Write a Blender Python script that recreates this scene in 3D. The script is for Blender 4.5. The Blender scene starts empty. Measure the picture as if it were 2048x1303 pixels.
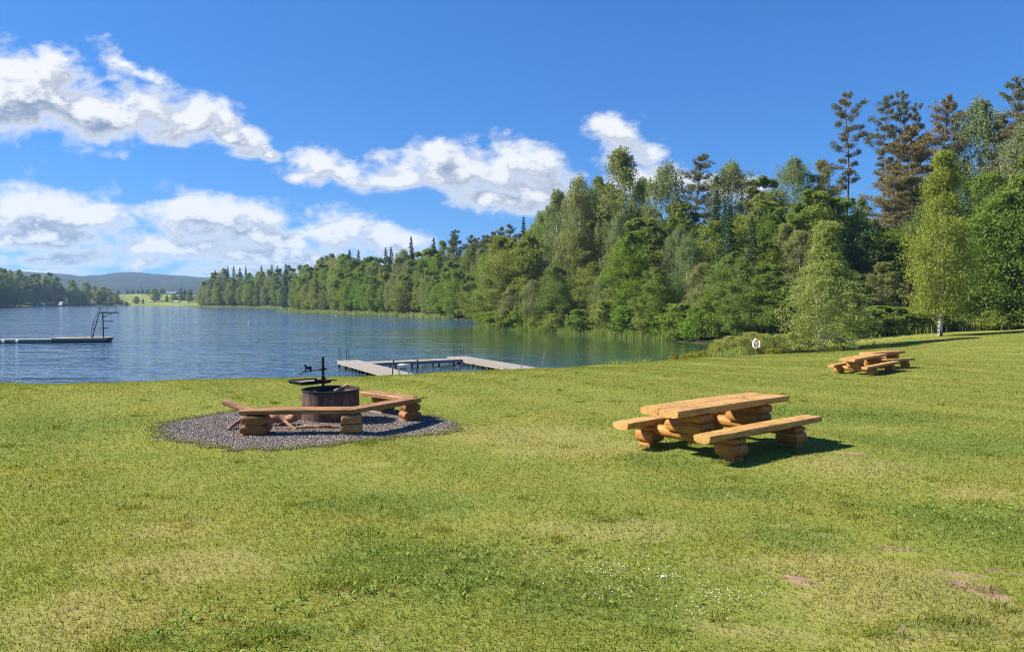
import bpy, bmesh, math, random
import numpy as np
from mathutils import Vector, Matrix
PI = math.pi
R = math.radians
rnd = random.Random(7)
scene = bpy.context.scene
col = scene.collection

# ------------------------------------------------------------------ camera
EYE = 4.6                      # metres above the water level
F = 1450.0                     # focal length in photograph pixels (2048 wide)
PITCH = math.atan(51.5 / F)
CP, SP = math.cos(PITCH), math.sin(PITCH)
cam_d = bpy.data.cameras.new('camera')
cam = bpy.data.objects.new('camera', cam_d)
col.objects.link(cam)
cam.location = (0, 0, EYE)
cam.rotation_euler = (PI / 2 - PITCH, 0, 0)
cam_d.sensor_width = 36
cam_d.lens = F / 2048 * 36
cam_d.clip_start = 0.05
cam_d.clip_end = 30000
scene.camera = cam


def ray(px, py):
    dx, dy = (px - 1024) / F, -(py - 651.5) / F
    return dx, CP + SP * dy, -SP + CP * dy


def P(px, py, D):
    """world point at depth D (along +Y) seen in that direction"""
    a, b, c = ray(px, py)
    k = D / b
    return Vector((a * k, D, EYE + c * k))


# ------------------------------------------------------------------ terrain
LAKE = [(-600, 60), (-200, 36), (-60, 34), (-25, 33), (-14, 34), (-4, 37), (3, 41), (9, 48), (14, 57), (18.5, 66), (20.7, 74), (17.5, 83),
        (13, 93), (8.2, 102.6), (1, 112), (-5.8, 121), (-5, 135), (-3, 155), (-14.4, 175), (-27, 202), (-60, 250),
        (-95, 303), (-99, 350), (-133, 417), (-216, 494), (-238, 560), (-265, 606), (-326, 606), (-340, 600), (-371, 555),
        (-335, 480), (-296, 417), (-330, 330), (-600, 260)]
LK = np.array(LAKE, float)


def lake_sd(x, y):
    """signed distance to the shore, positive on land"""
    best = np.full(x.shape, 1e9)
    inside = np.zeros(x.shape, bool)
    n = len(LK)
    for i in range(n):
        a, b = LK[i], LK[(i + 1) % n]
        d = b - a
        t = np.clip(((x - a[0]) * d[0] + (y - a[1]) * d[1]) / (d @ d), 0, 1)
        best = np.minimum(best, np.hypot(x - a[0] - t * d[0], y - a[1] - t * d[1]))
        c = (a[1] > y) != (b[1] > y)
        xi = a[0] + (y - a[1]) / ((b[1] - a[1]) if b[1] != a[1] else 1e-9) * (b[0] - a[0])
        inside ^= c & (x < xi)
    return np.where(inside, -best, best)


def smooth(a, b, x):
    t = np.clip((x - a) / (b - a), 0, 1)
    return t * t * (3 - 2 * t)


ctrl = []
for gx in (-40, -24, -10, 0, 10, 24, 42, 62):
    for gy in (-12, -4, 3):
        ctrl.append((gx, gy, 2.78 - .035 * gy))
for px, py, D in [(0, 900, 11.0), (660, 847, 13.4), (505, 874, 11.9), (1430, 900, 10.9), (1024, 900, 11.2), (2048, 900, 11.0), (1740, 747, 26), (2048, 748, 26),
                  (0, 768, 22.5), (-300, 775, 22.5), (350, 762, 22.5), (700, 755, 23.5), (1060, 738, 27), (1250, 727, 33), (1400, 716, 44), (1512, 712, 53), (1655, 703, 56),
                  (1720, 697, 56), (1905, 671, 60), (2048, 659, 64), (2300, 640, 66), (1980, 690, 45), (1400, 760, 22), (2400, 745, 26),
                  (400, 759, 22.5), (550, 757, 22.8), (1512, 741, 28), (1512, 723, 40), (1655, 738, 28), (1655, 716, 42), (1400, 733, 31), (1800, 735, 28), (1800, 706, 44), (1330, 736, 29), (1330, 721, 39), (900, 746, 25)]:
    p = P(px, py, D)
    ctrl.append((p.x, p.y, p.z))
for x, y in [(-40, 33.5), (-25, 33), (-14, 34), (-4, 37), (3, 41), (9, 48), (14, 57), (18.5, 66)]:
    ctrl.append((x, y, 0.02))
for x, y in [(-40, 39), (-25, 38), (-14, 40), (-5, 43), (1, 47), (5, 52), (8, 60)]:
    ctrl.append((x, y, -1.0))
CT = np.array(ctrl)


def _tps_fit(C, lam=.02):
    n = len(C)
    d2 = (C[:, None, 0] - C[None, :, 0]) ** 2 + (C[:, None, 1] - C[None, :, 1]) ** 2
    K = .5 * d2 * np.log(d2 + 1e-9)
    Pm = np.c_[np.ones(n), C[:, :2]]
    A = np.zeros((n + 3, n + 3))
    A[:n, :n] = K + lam * np.eye(n)
    A[:n, n:] = Pm
    A[n:, :n] = Pm.T
    b = np.zeros(n + 3)
    b[:n] = C[:, 2]
    return np.linalg.solve(A, b)


TW = _tps_fit(CT)


def lawn_z(x, y):
    xc, yc = np.clip(x, -40, 62), np.clip(y, -12, 68)
    out = np.empty(xc.shape)
    fx, fy, fo = xc.ravel(), yc.ravel(), out.ravel()
    n = len(CT)
    for s in range(0, fx.size, 50000):
        X, Y = fx[s:s + 50000], fy[s:s + 50000]
        d2 = (X[:, None] - CT[None, :, 0]) ** 2 + (Y[:, None] - CT[None, :, 1]) ** 2
        fo[s:s + 50000] = (.5 * d2 * np.log(d2 + 1e-9)) @ TW[:n] + TW[n] + TW[n + 1] * X + TW[n + 2] * Y
    return fo.reshape(xc.shape)


YB = ([-400, -60, -25, 0, 8, 14, 18, 24, 34, 46, 62, 90], [41, 41, 41, 46, 54, 61, 67, 64.5, 63, 64.5, 67, 70])


def T(x, y):
    x, y = np.asarray(x, float), np.asarray(y, float)
    sd = lake_sd(x, y)
    yb = np.interp(x, *YB)
    wl = 1 - smooth(-1, 7, y - yb)
    e = np.where(x > 16, np.minimum(sd, np.maximum(y - yb - 1, 0)), sd)
    e = np.maximum(e, 0)
    hm = np.interp(y, [60, 110, 180, 320, 700], [15, 12, 9, 7, 6])
    right = np.minimum(.22 * np.maximum(sd, 0), 2.0) + hm * smooth(0, 52, e)
    field = np.minimum(.25 + .075 * np.maximum(sd, 0), 11)
    left = np.minimum(.08 * np.maximum(sd, 0), 5)
    yr = np.maximum(y, 60)
    wf = np.where(y > 606, smooth(-.440, -.428, x / yr), smooth(-262, -246, x) * (y > 300) + (y <= 300))
    wleft = np.where(y > 600, smooth(-.541, -.556, x / yr), smooth(-330, -345, x) * (y > 60))
    h = field * (1 - wf) + right * wf
    h = h * (1 - wleft) + left * wleft
    h = np.where(sd < 0, np.maximum(.25 * sd, -3.0), h)
    far = smooth(900, 1300, np.hypot(x, y))
    h = h * (1 - far) + 3.0 * far * (sd > 0)
    und = .02 * np.sin(x * 1.1 + 1) * np.sin(y * .9) + .012 * np.sin(x * 2.3 + y * 1.7)
    behind = smooth(-40, -12, y)
    return np.where(wl > 0, (lawn_z(x, y) + und) * wl + h * (1 - wl), h)


def Tz(x, y):
    return float(T(np.array([x]), np.array([y]))[0])


def G(px, py, y0=1.5, y1=140):
    """first point of the ground in that direction"""
    a, b, c = ray(px, py)
    Y = np.geomspace(y0, y1, 1500)
    X, Z = a / b * Y, EYE + c / b * Y
    d = Z - T(X, Y)
    k = int(np.argmax(d < 0))
    if k == 0:
        k = int(np.argmin(np.abs(d)))
        return Vector((X[k], Y[k], Z[k]))
    t = d[k - 1] / (d[k - 1] - d[k])
    yy = Y[k - 1] + t * (Y[k] - Y[k - 1])
    return Vector((a / b * yy, yy, Tz(a / b * yy, yy)))


# ------------------------------------------------------------------ object helpers
def tag(o, label=None, cat=None, group=None, kind=None):
    if label: o['label'] = label
    if cat: o['category'] = cat
    if group: o['group'] = group
    if kind: o['kind'] = kind
    return o


def empty(name, loc, label, cat, group=None, rz=0):
    o = bpy.data.objects.new(name, None)
    o.empty_display_size = .2
    col.objects.link(o)
    o.location = loc
    o.rotation_euler = (0, 0, rz)
    return tag(o, label, cat, group)


def link(name, me, mat=None, parent=None):
    o = bpy.data.objects.new(name, me)
    col.objects.link(o)
    if mat is not None and not me.materials:
        me.materials.append(mat)
    if parent is not None:
        o.parent = parent
    return o


def np_mesh(name, V, Fc, smooth_=False, attr=None):
    """V (n,3), Fc (m,k) one polygon size; attr {name: per-face floats}"""
    me = bpy.data.meshes.new(name)
    m, k = Fc.shape
    me.vertices.add(len(V))
    me.vertices.foreach_set('co', np.ascontiguousarray(V, dtype=np.float32).ravel())
    me.loops.add(m * k)
    me.loops.foreach_set('vertex_index', np.ascontiguousarray(Fc, dtype=np.int32).ravel())
    me.polygons.add(m)
    me.polygons.foreach_set('loop_start', np.arange(0, m * k, k, dtype=np.int32))
    me.polygons.foreach_set('use_smooth', np.full(m, smooth_, dtype=bool))
    if attr:
        for an, av in attr.items():
            a = me.attributes.new(an, 'FLOAT', 'FACE')
            a.data.foreach_set('value', np.ascontiguousarray(av, dtype=np.float32))
    me.update(calc_edges=True)
    return me


class MB:
    """collects shapes, builds them as ONE mesh object"""
    def __init__(s):
        s.v, s.f = [], []

    def poly(s, vs, fs):
        o = len(s.v)
        s.v += [tuple(q) for q in vs]
        s.f += [tuple(i + o for i in f) for f in fs]

    def box(s, c, size, rz=0, M=None):
        x, y, z = size[0] / 2, size[1] / 2, size[2] / 2
        cs, sn = math.cos(rz), math.sin(rz)
        vs = []
        for sx, sy, sz in ((-1, -1, -1), (1, -1, -1), (1, 1, -1), (-1, 1, -1), (-1, -1, 1), (1, -1, 1), (1, 1, 1), (-1, 1, 1)):
            a, b = sx * x, sy * y
            vs.append((c[0] + a * cs - b * sn, c[1] + a * sn + b * cs, c[2] + sz * z))
        s.poly(vs, [(0, 3, 2, 1), (4, 5, 6, 7), (0, 1, 5, 4), (1, 2, 6, 5), (2, 3, 7, 6), (3, 0, 4, 7)])

    def tube(s, pts, rad, n=8, cap=True, rough=0.0, rg=None):
        pts = [Vector(p) for p in pts]
        if not hasattr(rad, '__len__'): rad = [rad] * len(pts)
        rings = []
        prev = None
        for i, p in enumerate(pts):
            a = pts[max(i - 1, 0)]
            b = pts[min(i + 1, len(pts) - 1)]
            d = (b - a).normalized()
            if prev is None:
                u = d.orthogonal().normalized()
            else:
                u = (prev - d * prev.dot(d))
                u = u.normalized() if u.length > 1e-6 else d.orthogonal().normalized()
            prev = u
            w = d.cross(u)
            ring = []
            for k in range(n):
                rr = rad[i] * (1 + (rg.uniform(-rough, rough) if rg else 0))
                ring.append(p + (u * math.cos(2 * PI * k / n) + w * math.sin(2 * PI * k / n)) * rr)
            rings.append(ring)
        vs = [q for r_ in rings for q in r_]
        fs = []
        for i in range(len(pts) - 1):
            for k in range(n):
                k2 = (k + 1) % n
                fs.append((i * n + k, i * n + k2, (i + 1) * n + k2, (i + 1) * n + k))
        if cap:
            fs.append(tuple(range(n - 1, -1, -1)))
            fs.append(tuple((len(pts) - 1) * n + k for k in range(n)))
        s.poly(vs, fs)

    def lathe(s, prof, n=40, c=(0, 0, 0)):
        """prof: closed list of (r, z)"""
        vs = []
        m = len(prof)
        for k in range(n):
            a = 2 * PI * k / n
            for r_, z in prof:
                vs.append((c[0] + r_ * math.cos(a), c[1] + r_ * math.sin(a), c[2] + z))
        fs = []
        for k in range(n):
            k2 = (k + 1) % n
            for j in range(m):
                j2 = (j + 1) % m
                fs.append((k * m + j, k2 * m + j, k2 * m + j2, k * m + j2))
        s.poly(vs, fs)

    def loft(s, rings, cap=True):
        n = len(rings[0])
        vs = [q for r_ in rings for q in r_]
        fs = []
        for i in range(len(rings) - 1):
            for k in range(n):
                k2 = (k + 1) % n
                fs.append((i * n + k, i * n + k2, (i + 1) * n + k2, (i + 1) * n + k))
        if cap:
            fs.append(tuple(range(n - 1, -1, -1)))
            fs.append(tuple((len(rings) - 1) * n + k for k in range(n)))
        s.poly(vs, fs)

    def prism(s, outline, y0, y1):
        """outline in (x, z), extruded along y"""
        n = len(outline)
        vs = [(x, y0, z) for x, z in outline] + [(x, y1, z) for x, z in outline]
        fs = [tuple(range(n)), tuple(range(2 * n - 1, n - 1, -1))]
        for k in range(n):
            k2 = (k + 1) % n
            fs.append((k2, k, n + k, n + k2))
        s.poly(vs, fs)

    def build(s, name, mat, parent=None, smooth_=False, bevel=0, loc=None, rz=None):
        me = bpy.data.meshes.new(name)
        me.from_pydata(s.v, [], s.f)
        bm = bmesh.new()
        bm.from_mesh(me)
        bmesh.ops.recalc_face_normals(bm, faces=bm.faces[:])
        if bevel:
            es = [e for e in bm.edges if len(e.link_faces) == 2 and e.calc_face_angle(0) > .6]
            bmesh.ops.bevel(bm, geom=es, offset=bevel, segments=2, affect='EDGES', profile=.6, clamp_overlap=True)
        bm.to_mesh(me)
        bm.free()
        if smooth_:
            for p in me.polygons: p.use_smooth = True
            try:
                me.set_sharp_from_angle(angle=R(38))
            except Exception:
                pass
        o = link(name, me, mat, parent)
        if loc is not None: o.location = loc
        if rz is not None: o.rotation_euler = (0, 0, rz)
        return o


def copy_tree(o, parent=None):
    c = o.copy()
    col.objects.link(c)
    if parent is not None: c.parent = parent
    for ch in list(o.children): copy_tree(ch, c)
    return c


# ------------------------------------------------------------------ material helpers
class NT:
    def __init__(s, mat_name):
        s.mat = bpy.data.materials.new(mat_name)
        s.mat.use_nodes = True
        s.t = s.mat.node_tree
        s.t.nodes.clear()
        s.out = s.t.nodes.new('ShaderNodeOutputMaterial')

    def n(s, typ, ins=None, **kw):
        nd = s.t.nodes.new('ShaderNode' + typ)
        for k, v in kw.items(): setattr(nd, k, v)
        for k, v in (ins or {}).items():
            sock = nd.inputs[k]
            if isinstance(v, bpy.types.NodeSocket): s.t.links.new(v, sock)
            else: sock.default_value = v
        return nd

    def math(s, op, a, b=0.0, c=None, clamp=False):
        ins = {0: a, 1: b}
        if c is not None: ins[2] = c
        return s.n('Math', ins, operation=op, use_clamp=clamp).outputs[0]

    def mix(s, fac, a, b, mode='MIX'):
        nd = s.n('Mix', None, data_type='RGBA', blend_type=mode)
        for sock, v in ((nd.inputs['Factor'], fac), (nd.inputs[6], a), (nd.inputs[7], b)):
            if isinstance(v, bpy.types.NodeSocket): s.t.links.new(v, sock)
            elif hasattr(v, '__len__'): sock.default_value = (v[0], v[1], v[2], 1)
            else: sock.default_value = v
        return nd.outputs[2]

    def noise(s, vec, scale, detail=4, rough=.55, dist=0):
        return s.n('TexNoise', {'Vector': vec, 'Scale': scale, 'Detail': detail, 'Roughness': rough, 'Distortion': dist}).outputs['Fac']

    def ramp(s, fac, stops, interp='LINEAR'):
        nd = s.n('ValToRGB', {'Fac': fac})
        cr = nd.color_ramp
        cr.interpolation = interp
        while len(cr.elements) < len(stops): cr.elements.new(.5)
        for e, (p, c) in zip(cr.elements, stops):
            e.position = p
            e.color = (c, c, c, 1) if not hasattr(c, '__len__') else (c[0], c[1], c[2], 1)
        return nd.outputs[0]

    def step(s, x, a, b):
        return s.n('MapRange', {0: x, 1: a, 2: b, 3: 0.0, 4: 1.0}, interpolation_type='SMOOTHSTEP').outputs[0]

    def obj(s):
        return s.n('TexCoord').outputs['Object']

    def mapping(s, vec, scale=(1, 1, 1), loc=(0, 0, 0), rot=(0, 0, 0), typ='POINT'):
        return s.n('Mapping', {'Vector': vec, 'Scale': scale, 'Location': loc, 'Rotation': rot}, vector_type=typ).outputs[0]

    def principled(s, color, rough=.7, bump=None, bump_s=.3, bump_d=.02, metal=0, spec=.35):
        b = s.n('BsdfPrincipled', {'Base Color': color if isinstance(color, bpy.types.NodeSocket) else (color[0], color[1], color[2], 1),
                                   'Roughness': rough, 'Metallic': metal, 'Specular IOR Level': spec})
        if bump is not None:
            bn = s.n('Bump', {'Height': bump, 'Strength': bump_s, 'Distance': bump_d})
            s.t.links.new(bn.outputs[0], b.inputs['Normal'])
        s.t.links.new(b.outputs[0], s.out.inputs['Surface'])
        return s.mat


def wood_mat(name, light, mid, dark, axis='x', rough=.55, crack=.75):
    """hewn pine log; grain runs along the axis, growth rings show on cut ends"""
    t = NT(name)
    o = t.obj()
    rv = t.n('ObjectInfo').outputs['Random']
    off = t.n('CombineXYZ', {0: t.math('MULTIPLY', rv, 13.0), 1: t.math('MULTIPLY', rv, 7.0), 2: t.math('MULTIPLY', rv, 3.0)}).outputs[0]
    v = t.n('VectorMath', {0: o, 1: off}, operation='ADD').outputs[0]
    sc = (.9, 9, 9) if axis == 'x' else ((9, .9, 9) if axis == 'y' else (9, 9, .9))
    g = t.mapping(v, sc)
    n1 = t.noise(g, 2.2, 5, .6, .6)
    n2 = t.noise(t.mapping(v, tuple(3.2 * q for q in sc)), 3, 3, .6)
    big = t.noise(v, 2.6, 4, .6)
    c = t.mix(t.step(n1, .32, .68), light, mid)
    c = t.mix(t.math('MULTIPLY', t.step(n2, .46, .7), .7), c, dark)
    c = t.mix(t.math('MULTIPLY', t.step(big, .5, .75), .55), c, tuple(.62 * q for q in mid))
    ck = t.noise(t.mapping(v, tuple((.5 if q < 1 else 1.5) * q for q in sc)), 3.2, 2, .5)
    line = t.math('SUBTRACT', 1.0, t.step(t.math('ABSOLUTE', t.math('SUBTRACT', ck, .5)), .002, .024))
    line = t.math('MULTIPLY', line, t.step(big, .36, .5))
    c = t.mix(t.math('MULTIPLY', line, crack), c, (.03, .018, .008))
    # knots
    vo = t.n('TexVoronoi', {'Vector': t.mapping(v, (.45 if axis == 'x' else 1, .45 if axis == 'y' else 1, .45 if axis == 'z' else 1)), 'Scale': 4.5}).outputs['Distance']
    c = t.mix(t.math('MULTIPLY', t.math('SUBTRACT', 1.0, t.step(vo, .05, .12)), .8), c, (.06, .028, .01))
    h = t.math('ADD', t.math('MULTIPLY', n1, .5), t.math('MULTIPLY', t.math('SUBTRACT', 1.0, line), .6))
    h = t.math('ADD', h, t.math('MULTIPLY', n2, .3))
    return t.principled(c, rough, h, .55, .012, spec=.3)


def plain_mat(name, color, rough=.6, metal=0, var=.25, scale=9, bump=.2, spec=.35):
    t = NT(name)
    o = t.obj()
    n1 = t.noise(o, scale, 5, .6)
    c = t.mix(t.step(n1, .3, .7), tuple(q * (1 - var) for q in color), tuple(min(1, q * (1 + var)) for q in color))
    return t.principled(c, rough, n1, bump, .01, metal, spec)


def leaf_mat(name, base, tip, trans=.5, var=.65):
    t = NT(name)
    a = t.n('Attribute', None, attribute_name='rnd').outputs['Fac']
    ov = t.n('ObjectInfo').outputs['Random']
    c = t.mix(a, base, tip)
    c = t.mix(t.math('MULTIPLY', ov, var), c, (base[0] * .45, base[1] * .66, base[2] * 1.1))
    wn = t.n('TexWhiteNoise', {'W': t.math('MULTIPLY', ov, 91.7)}, noise_dimensions='1D').outputs['Value']
    hs = t.n('HueSaturation', {'Hue': t.math('ADD', .474, t.math('MULTIPLY', wn, .032)), 'Saturation': t.math('ADD', .85, t.math('MULTIPLY', wn, .2)), 'Value': t.math('ADD', 1.05, t.math('MULTIPLY', ov, .40)), 'Color': c}).outputs[0]
    d = t.n('BsdfDiffuse', {'Color': hs})
    tl = t.mix(1.0, hs, (1.0, 1.05, .5), 'MULTIPLY')
    tr = t.n('BsdfTranslucent', {'Color': tl})
    m = t.n('MixShader', {0: trans, 1: d.outputs[0], 2: tr.outputs[0]})
    t.t.links.new(m.outputs[0], t.out.inputs['Surface'])
    return t.mat


def bark_mat(name, c1, c2, scale=(3, 3, .8), birch=False):
    t = NT(name)
    o = t.obj()
    n1 = t.noise(t.mapping(o, scale), 3, 5, .65)
    c = t.mix(t.step(n1, .35, .65), c1, c2)
    if birch:
        n2 = t.noise(t.mapping(o, (1.2, 1.2, 5)), 1.6, 4, .7)
        c = t.mix(t.step(n2, .52, .6), c, (.03, .026, .022))
        z = t.n('SeparateXYZ', {0: o}).outputs[2]
        low = t.math('MULTIPLY', t.math('SUBTRACT', 1.0, t.step(z, .1, 1.0)), t.step(n1, .3, .55))
        c = t.mix(low, c, (.05, .042, .036))
    return t.principled(c, .85, n1, .6, .03, spec=.2)


# ------------------------------------------------------------------ lawn colours: worn, dry and lush patches of the grass itself
def spot(px, py, rx, ry):
    """an ellipse on the lawn given by its extent in the photograph"""
    c = G(px, py)
    a, b = G(px + rx, py), G(px, py + ry)
    return c.x, c.y, max(.05, abs(a.x - c.x)), max(.05, abs(b.y - c.y))


LUSH = [spot(*q) for q in [(850, 1130, 260, 90), (1180, 1190, 240, 70), (1960, 1050, 160, 70), (1600, 1070, 110, 40), (1900, 890, 260, 30), (60, 860, 220, 60),
                           (1660, 830, 320, 26), (800, 1010, 200, 30), (1330, 920, 120, 26), (1450, 985, 150, 22), (330, 1290, 120, 30), (1900, 1270, 120, 30), (560, 1270, 130, 26)]]
DRY = [spot(*q) for q in [(1760, 1180, 260, 70), (1600, 1120, 200, 22), (1720, 930, 150, 30), (1240, 893, 110, 14), (120, 1230, 220, 80), (380, 1130, 220, 40), (1230, 1060, 220, 30),
                          (1960, 985, 120, 16), (1650, 1150, 130, 18), (1880, 1290, 200, 30), (1060, 870, 200, 20), (1500, 1260, 180, 20), (330, 1060, 120, 20), (1130, 900, 160, 14), (1960, 1225, 110, 50), (700, 1290, 60, 20)]]
BARE = [spot(*q) for q in [(1985, 1192, 44, 26), (1935, 1152, 55, 9), (1805, 1108, 50, 7), (1985, 1132, 28, 6), (1590, 1160, 40, 6), (1640, 1068, 24, 4), (760, 929, 26, 4), (1830, 1262, 36, 6), (150, 1225, 22, 6), (1700, 905, 36, 4), (690, 1190, 24, 5), (1560, 1052, 34, 4)]]


def blob_field(t, vec, spots, soft=.6):
    out = None
    for cx, cy, rx, ry in spots:
        m = t.mapping(vec, (rx, ry, 1e6), (cx, cy, 0), (0, 0, 0), 'TEXTURE')
        d = t.math('SUBTRACT', 1.0, t.n('VectorMath', {0: m}, operation='LENGTH').outputs['Value'])
        out = d if out is None else t.math('MAXIMUM', out, d)
    return out


def lawn_color(t, blade=False):
    """colour of the sward at a place; the same fields for soil sheet and blades"""
    o = t.obj()
    sep = t.n('SeparateXYZ', {0: o})
    v = t.n('CombineXYZ', {0: sep.outputs[0], 1: sep.outputs[1], 2: 0.0}).outputs[0]
    w = t.n('TexNoise', {'Vector': v, 'Scale': 1.7, 'Detail': 4.0}).outputs['Color']
    w = t.n('VectorMath', {0: w, 1: (.5, .5, .5)}, operation='SUBTRACT').outputs[0]
    w = t.n('VectorMath', {0: w, 'Scale': 1.0}, operation='SCALE').outputs[0]
    vw = t.n('VectorMath', {0: v, 1: w}, operation='ADD').outputs[0]
    nb = t.noise(v, .55, 5, .6)
    nm = t.noise(v, 2.3, 5, .65)
    nf = t.noise(v, 11, 4, .7)
    lush = t.step(t.math('ADD', blob_field(t, vw, LUSH), t.math('MULTIPLY', t.math('SUBTRACT', nm, .5), 1.2)), -.15, .5)
    dry = t.step(t.math('ADD', blob_field(t, vw, DRY), t.math('MULTIPLY', t.math('SUBTRACT', nm, .5), 1.5)), -.2, .5)
    bare = t.step(t.math('ADD', blob_field(t, vw, BARE), t.math('MULTIPLY', t.math('SUBTRACT', nf, .5), 1.6)), .05, .45)
    k = 1.0
    green, lushc, straw, yel = (.198, .235, .042), (.14, .208, .042), (.335, .285, .115), (.252, .255, .052)
    c = t.mix(t.step(nb, .4, .64), green, yel)
    c = t.mix(t.math('MULTIPLY', lush, .7), c, lushc)
    sp = t.math('MAXIMUM', t.math('MULTIPLY', dry, .48), t.math('MULTIPLY', t.step(nm, .53, .74), .45))
    if blade:
        a = t.n('Attribute', None, attribute_name='rnd').outputs['Fac']
        # single dead or fresh blades between the others
        sp = t.step(t.math('ADD', t.math('MULTIPLY', sp, .75), t.math('MULTIPLY', t.math('SUBTRACT', a, .5), .9)), .15, .7)
        c = t.mix(sp, c, straw)
        c = t.mix(t.math('MULTIPLY', t.step(a, .0, 1.0), .25), c, (.09, .14, .02))
        return c, bare, nf, lush, dry
    c = t.mix(sp, c, straw)
    return c, bare, nf, lush, dry


def lawn_ground_mat():
    t = NT('ground_cover')
    c, bare, nf, lush, dry = lawn_color(t)
    o = t.obj()
    fine = t.noise(o, 60, 4, .75)
    c = t.mix(t.step(fine, .3, .75), t.mix(.5, c, (.06, .07, .02)), c)
    nm = t.noise(o, 9, 4, .6)
    soil = t.mix(t.step(nm, .3, .7), (.17, .115, .07), (.30, .215, .14))
    c = t.mix(bare, c, soil)
    # woodland floor, far meadow and lake bed, by place
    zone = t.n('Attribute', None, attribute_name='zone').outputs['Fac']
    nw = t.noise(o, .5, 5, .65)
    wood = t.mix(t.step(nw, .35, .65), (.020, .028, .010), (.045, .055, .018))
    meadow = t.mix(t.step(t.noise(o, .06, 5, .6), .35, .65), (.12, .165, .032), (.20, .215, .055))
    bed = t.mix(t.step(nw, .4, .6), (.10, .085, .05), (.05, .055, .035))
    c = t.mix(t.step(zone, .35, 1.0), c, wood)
    c = t.mix(t.step(zone, 1.4, 2.0), c, meadow)
    c = t.mix(t.step(zone, 2.4, 3.0), c, bed)
    h = t.math('ADD', t.math('MULTIPLY', fine, .4), nf)
    return t.principled(c, .95, h, .7, .02, spec=.1)


def grass_mat(name):
    t = NT(name)
    c, bare, nf, lush, dry = lawn_color(t, True)
    d = t.n('BsdfDiffuse', {'Color': c})
    tr = t.n('BsdfTranslucent', {'Color': t.mix(1.0, c, (1.15, 1.1, .6), 'MULTIPLY')})
    m = t.n('MixShader', {0: .45, 1: d.outputs[0], 2: tr.outputs[0]})
    t.t.links.new(m.outputs[0], t.out.inputs['Surface'])
    return t.mat


M = {}
M['pine_x'] = wood_mat('oiled_pine_along_x', (.60, .365, .125), (.44, .24, .065), (.17, .068, .017), 'x')
M['pine_y'] = wood_mat('oiled_pine_along_y', (.49, .22, .045), (.33, .135, .025), (.12, .044, .009), 'y')
M['bench_wood'] = wood_mat('weathered_bench_pine', (.42, .22, .08), (.28, .135, .044), (.12, .055, .018), 'x')
M['bench_log'] = wood_mat('weathered_bench_log', (.36, .165, .05), (.22, .09, .024), (.085, .034, .011), 'y')
M['rough_wood'] = wood_mat('rough_split_wood', (.55, .32, .115), (.34, .17, .05), (.10, .042, .014), 'x', .8, .9)
M['base_board'] = wood_mat('base_board', (.30, .16, .10), (.22, .11, .07), (.10, .05, .03), 'x', .8)
M['grey_wood'] = wood_mat('silvered_deck', (.36, .32, .28), (.28, .245, .21), (.15, .125, .105), 'x', .85, .3)
M['branch'] = bark_mat('branch_bark', (.20, .105, .062), (.34, .20, .12), (6, 6, 6))
M['cut'] = plain_mat('cut_branch_end', (.42, .27, .15), .8)
M['iron'] = plain_mat('black_iron', (.018, .017, .018), .55, .3, .4, 20, .3)
M['char'] = plain_mat('charcoal', (.012, .012, .013), .9, 0, .5, 30, .6)
M['ash'] = plain_mat('ash_bed', (.10, .095, .09), .95, 0, .6, 14, .8)
M['galv'] = plain_mat('galvanised_steel', (.26, .27, .28), .45, .6, .15, 6, .1)
M['dark_steel'] = plain_mat('dark_steel', (.05, .055, .065), .5, .5, .3, 6, .1)
M['tower'] = plain_mat('tower_steel', (.035, .04, .055), .5, .3, .3, 4, .1)
M['white'] = plain_mat('white_plastic', (.80, .80, .78), .5, 0, .06, 4, .05)
M['red'] = plain_mat('red_plastic', (.45, .04, .025), .5, 0, .15, 4, .05)
M['dark_wood'] = plain_mat('dark_wet_wood', (.05, .04, .04), .8, 0, .4, 5, .4)
M['roof'] = plain_mat('grey_roof', (.16, .17, .19), .8, 0, .2, .6, .2)
M['roof_light'] = plain_mat('pale_roof', (.36, .37, .38), .8, 0, .15, .6, .2)
M['wall_dark'] = plain_mat('dark_wall', (.07, .06, .06), .85, 0, .25, .7, .2)
M['wall_pale'] = plain_mat('pale_wall', (.60, .58, .52), .85, 0, .1, .7, .2)
M['awning'] = plain_mat('green_awning', (.26, .32, .07), .8, 0, .2, 1, .2)


def drum_mat():
    t = NT('rusty_drum_steel')
    o = t.obj()
    n1 = t.noise(t.mapping(o, (5, 5, 1.2)), 2.2, 5, .65)
    n2 = t.noise(o, 14, 4, .6)
    c = t.mix(t.step(n1, .35, .65), (.07, .032, .027), (.155, .10, .08))
    c = t.mix(t.math('MULTIPLY', t.step(n2, .5, .7), .6), c, (.06, .028, .028))
    z = t.n('SeparateXYZ', {0: o}).outputs[2]
    c = t.mix(t.math('MULTIPLY', t.step(t.math('ADD', z, t.math('MULTIPLY', n1, .12)), .5, .66), .8), c, (.03, .024, .022))
    return t.principled(c, .6, n2, .25, .008, .35, .4)


M['drum'] = drum_mat()


def gravel_mat(stones=False):
    t = NT('gravel_stone' if stones else 'gravel_bed')
    o = t.obj()
    if stones:
        a = t.n('Attribute', None, attribute_name='rnd').outputs['Fac']
        c = t.ramp(a, [(0, (.07, .06, .055)), (.35, (.14, .12, .108)), (.6, (.22, .19, .17)), (.8, (.22, .165, .13)), (1, (.46, .42, .38))])
        return t.principled(c, .85, t.noise(o, 90, 3), .3, .004, spec=.25)
    vo = t.n('TexVoronoi', {'Vector': o, 'Scale': 42.0})
    c = t.mix(t.n('SeparateXYZ', {0: vo.outputs['Color']}).outputs[0], (.075, .064, .057), (.22, .19, .17))
    return t.principled(c, .9, vo.outputs['Distance'], .9, .02, spec=.2)


M['gravel'] = gravel_mat()
M['stones'] = gravel_mat(True)


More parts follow.
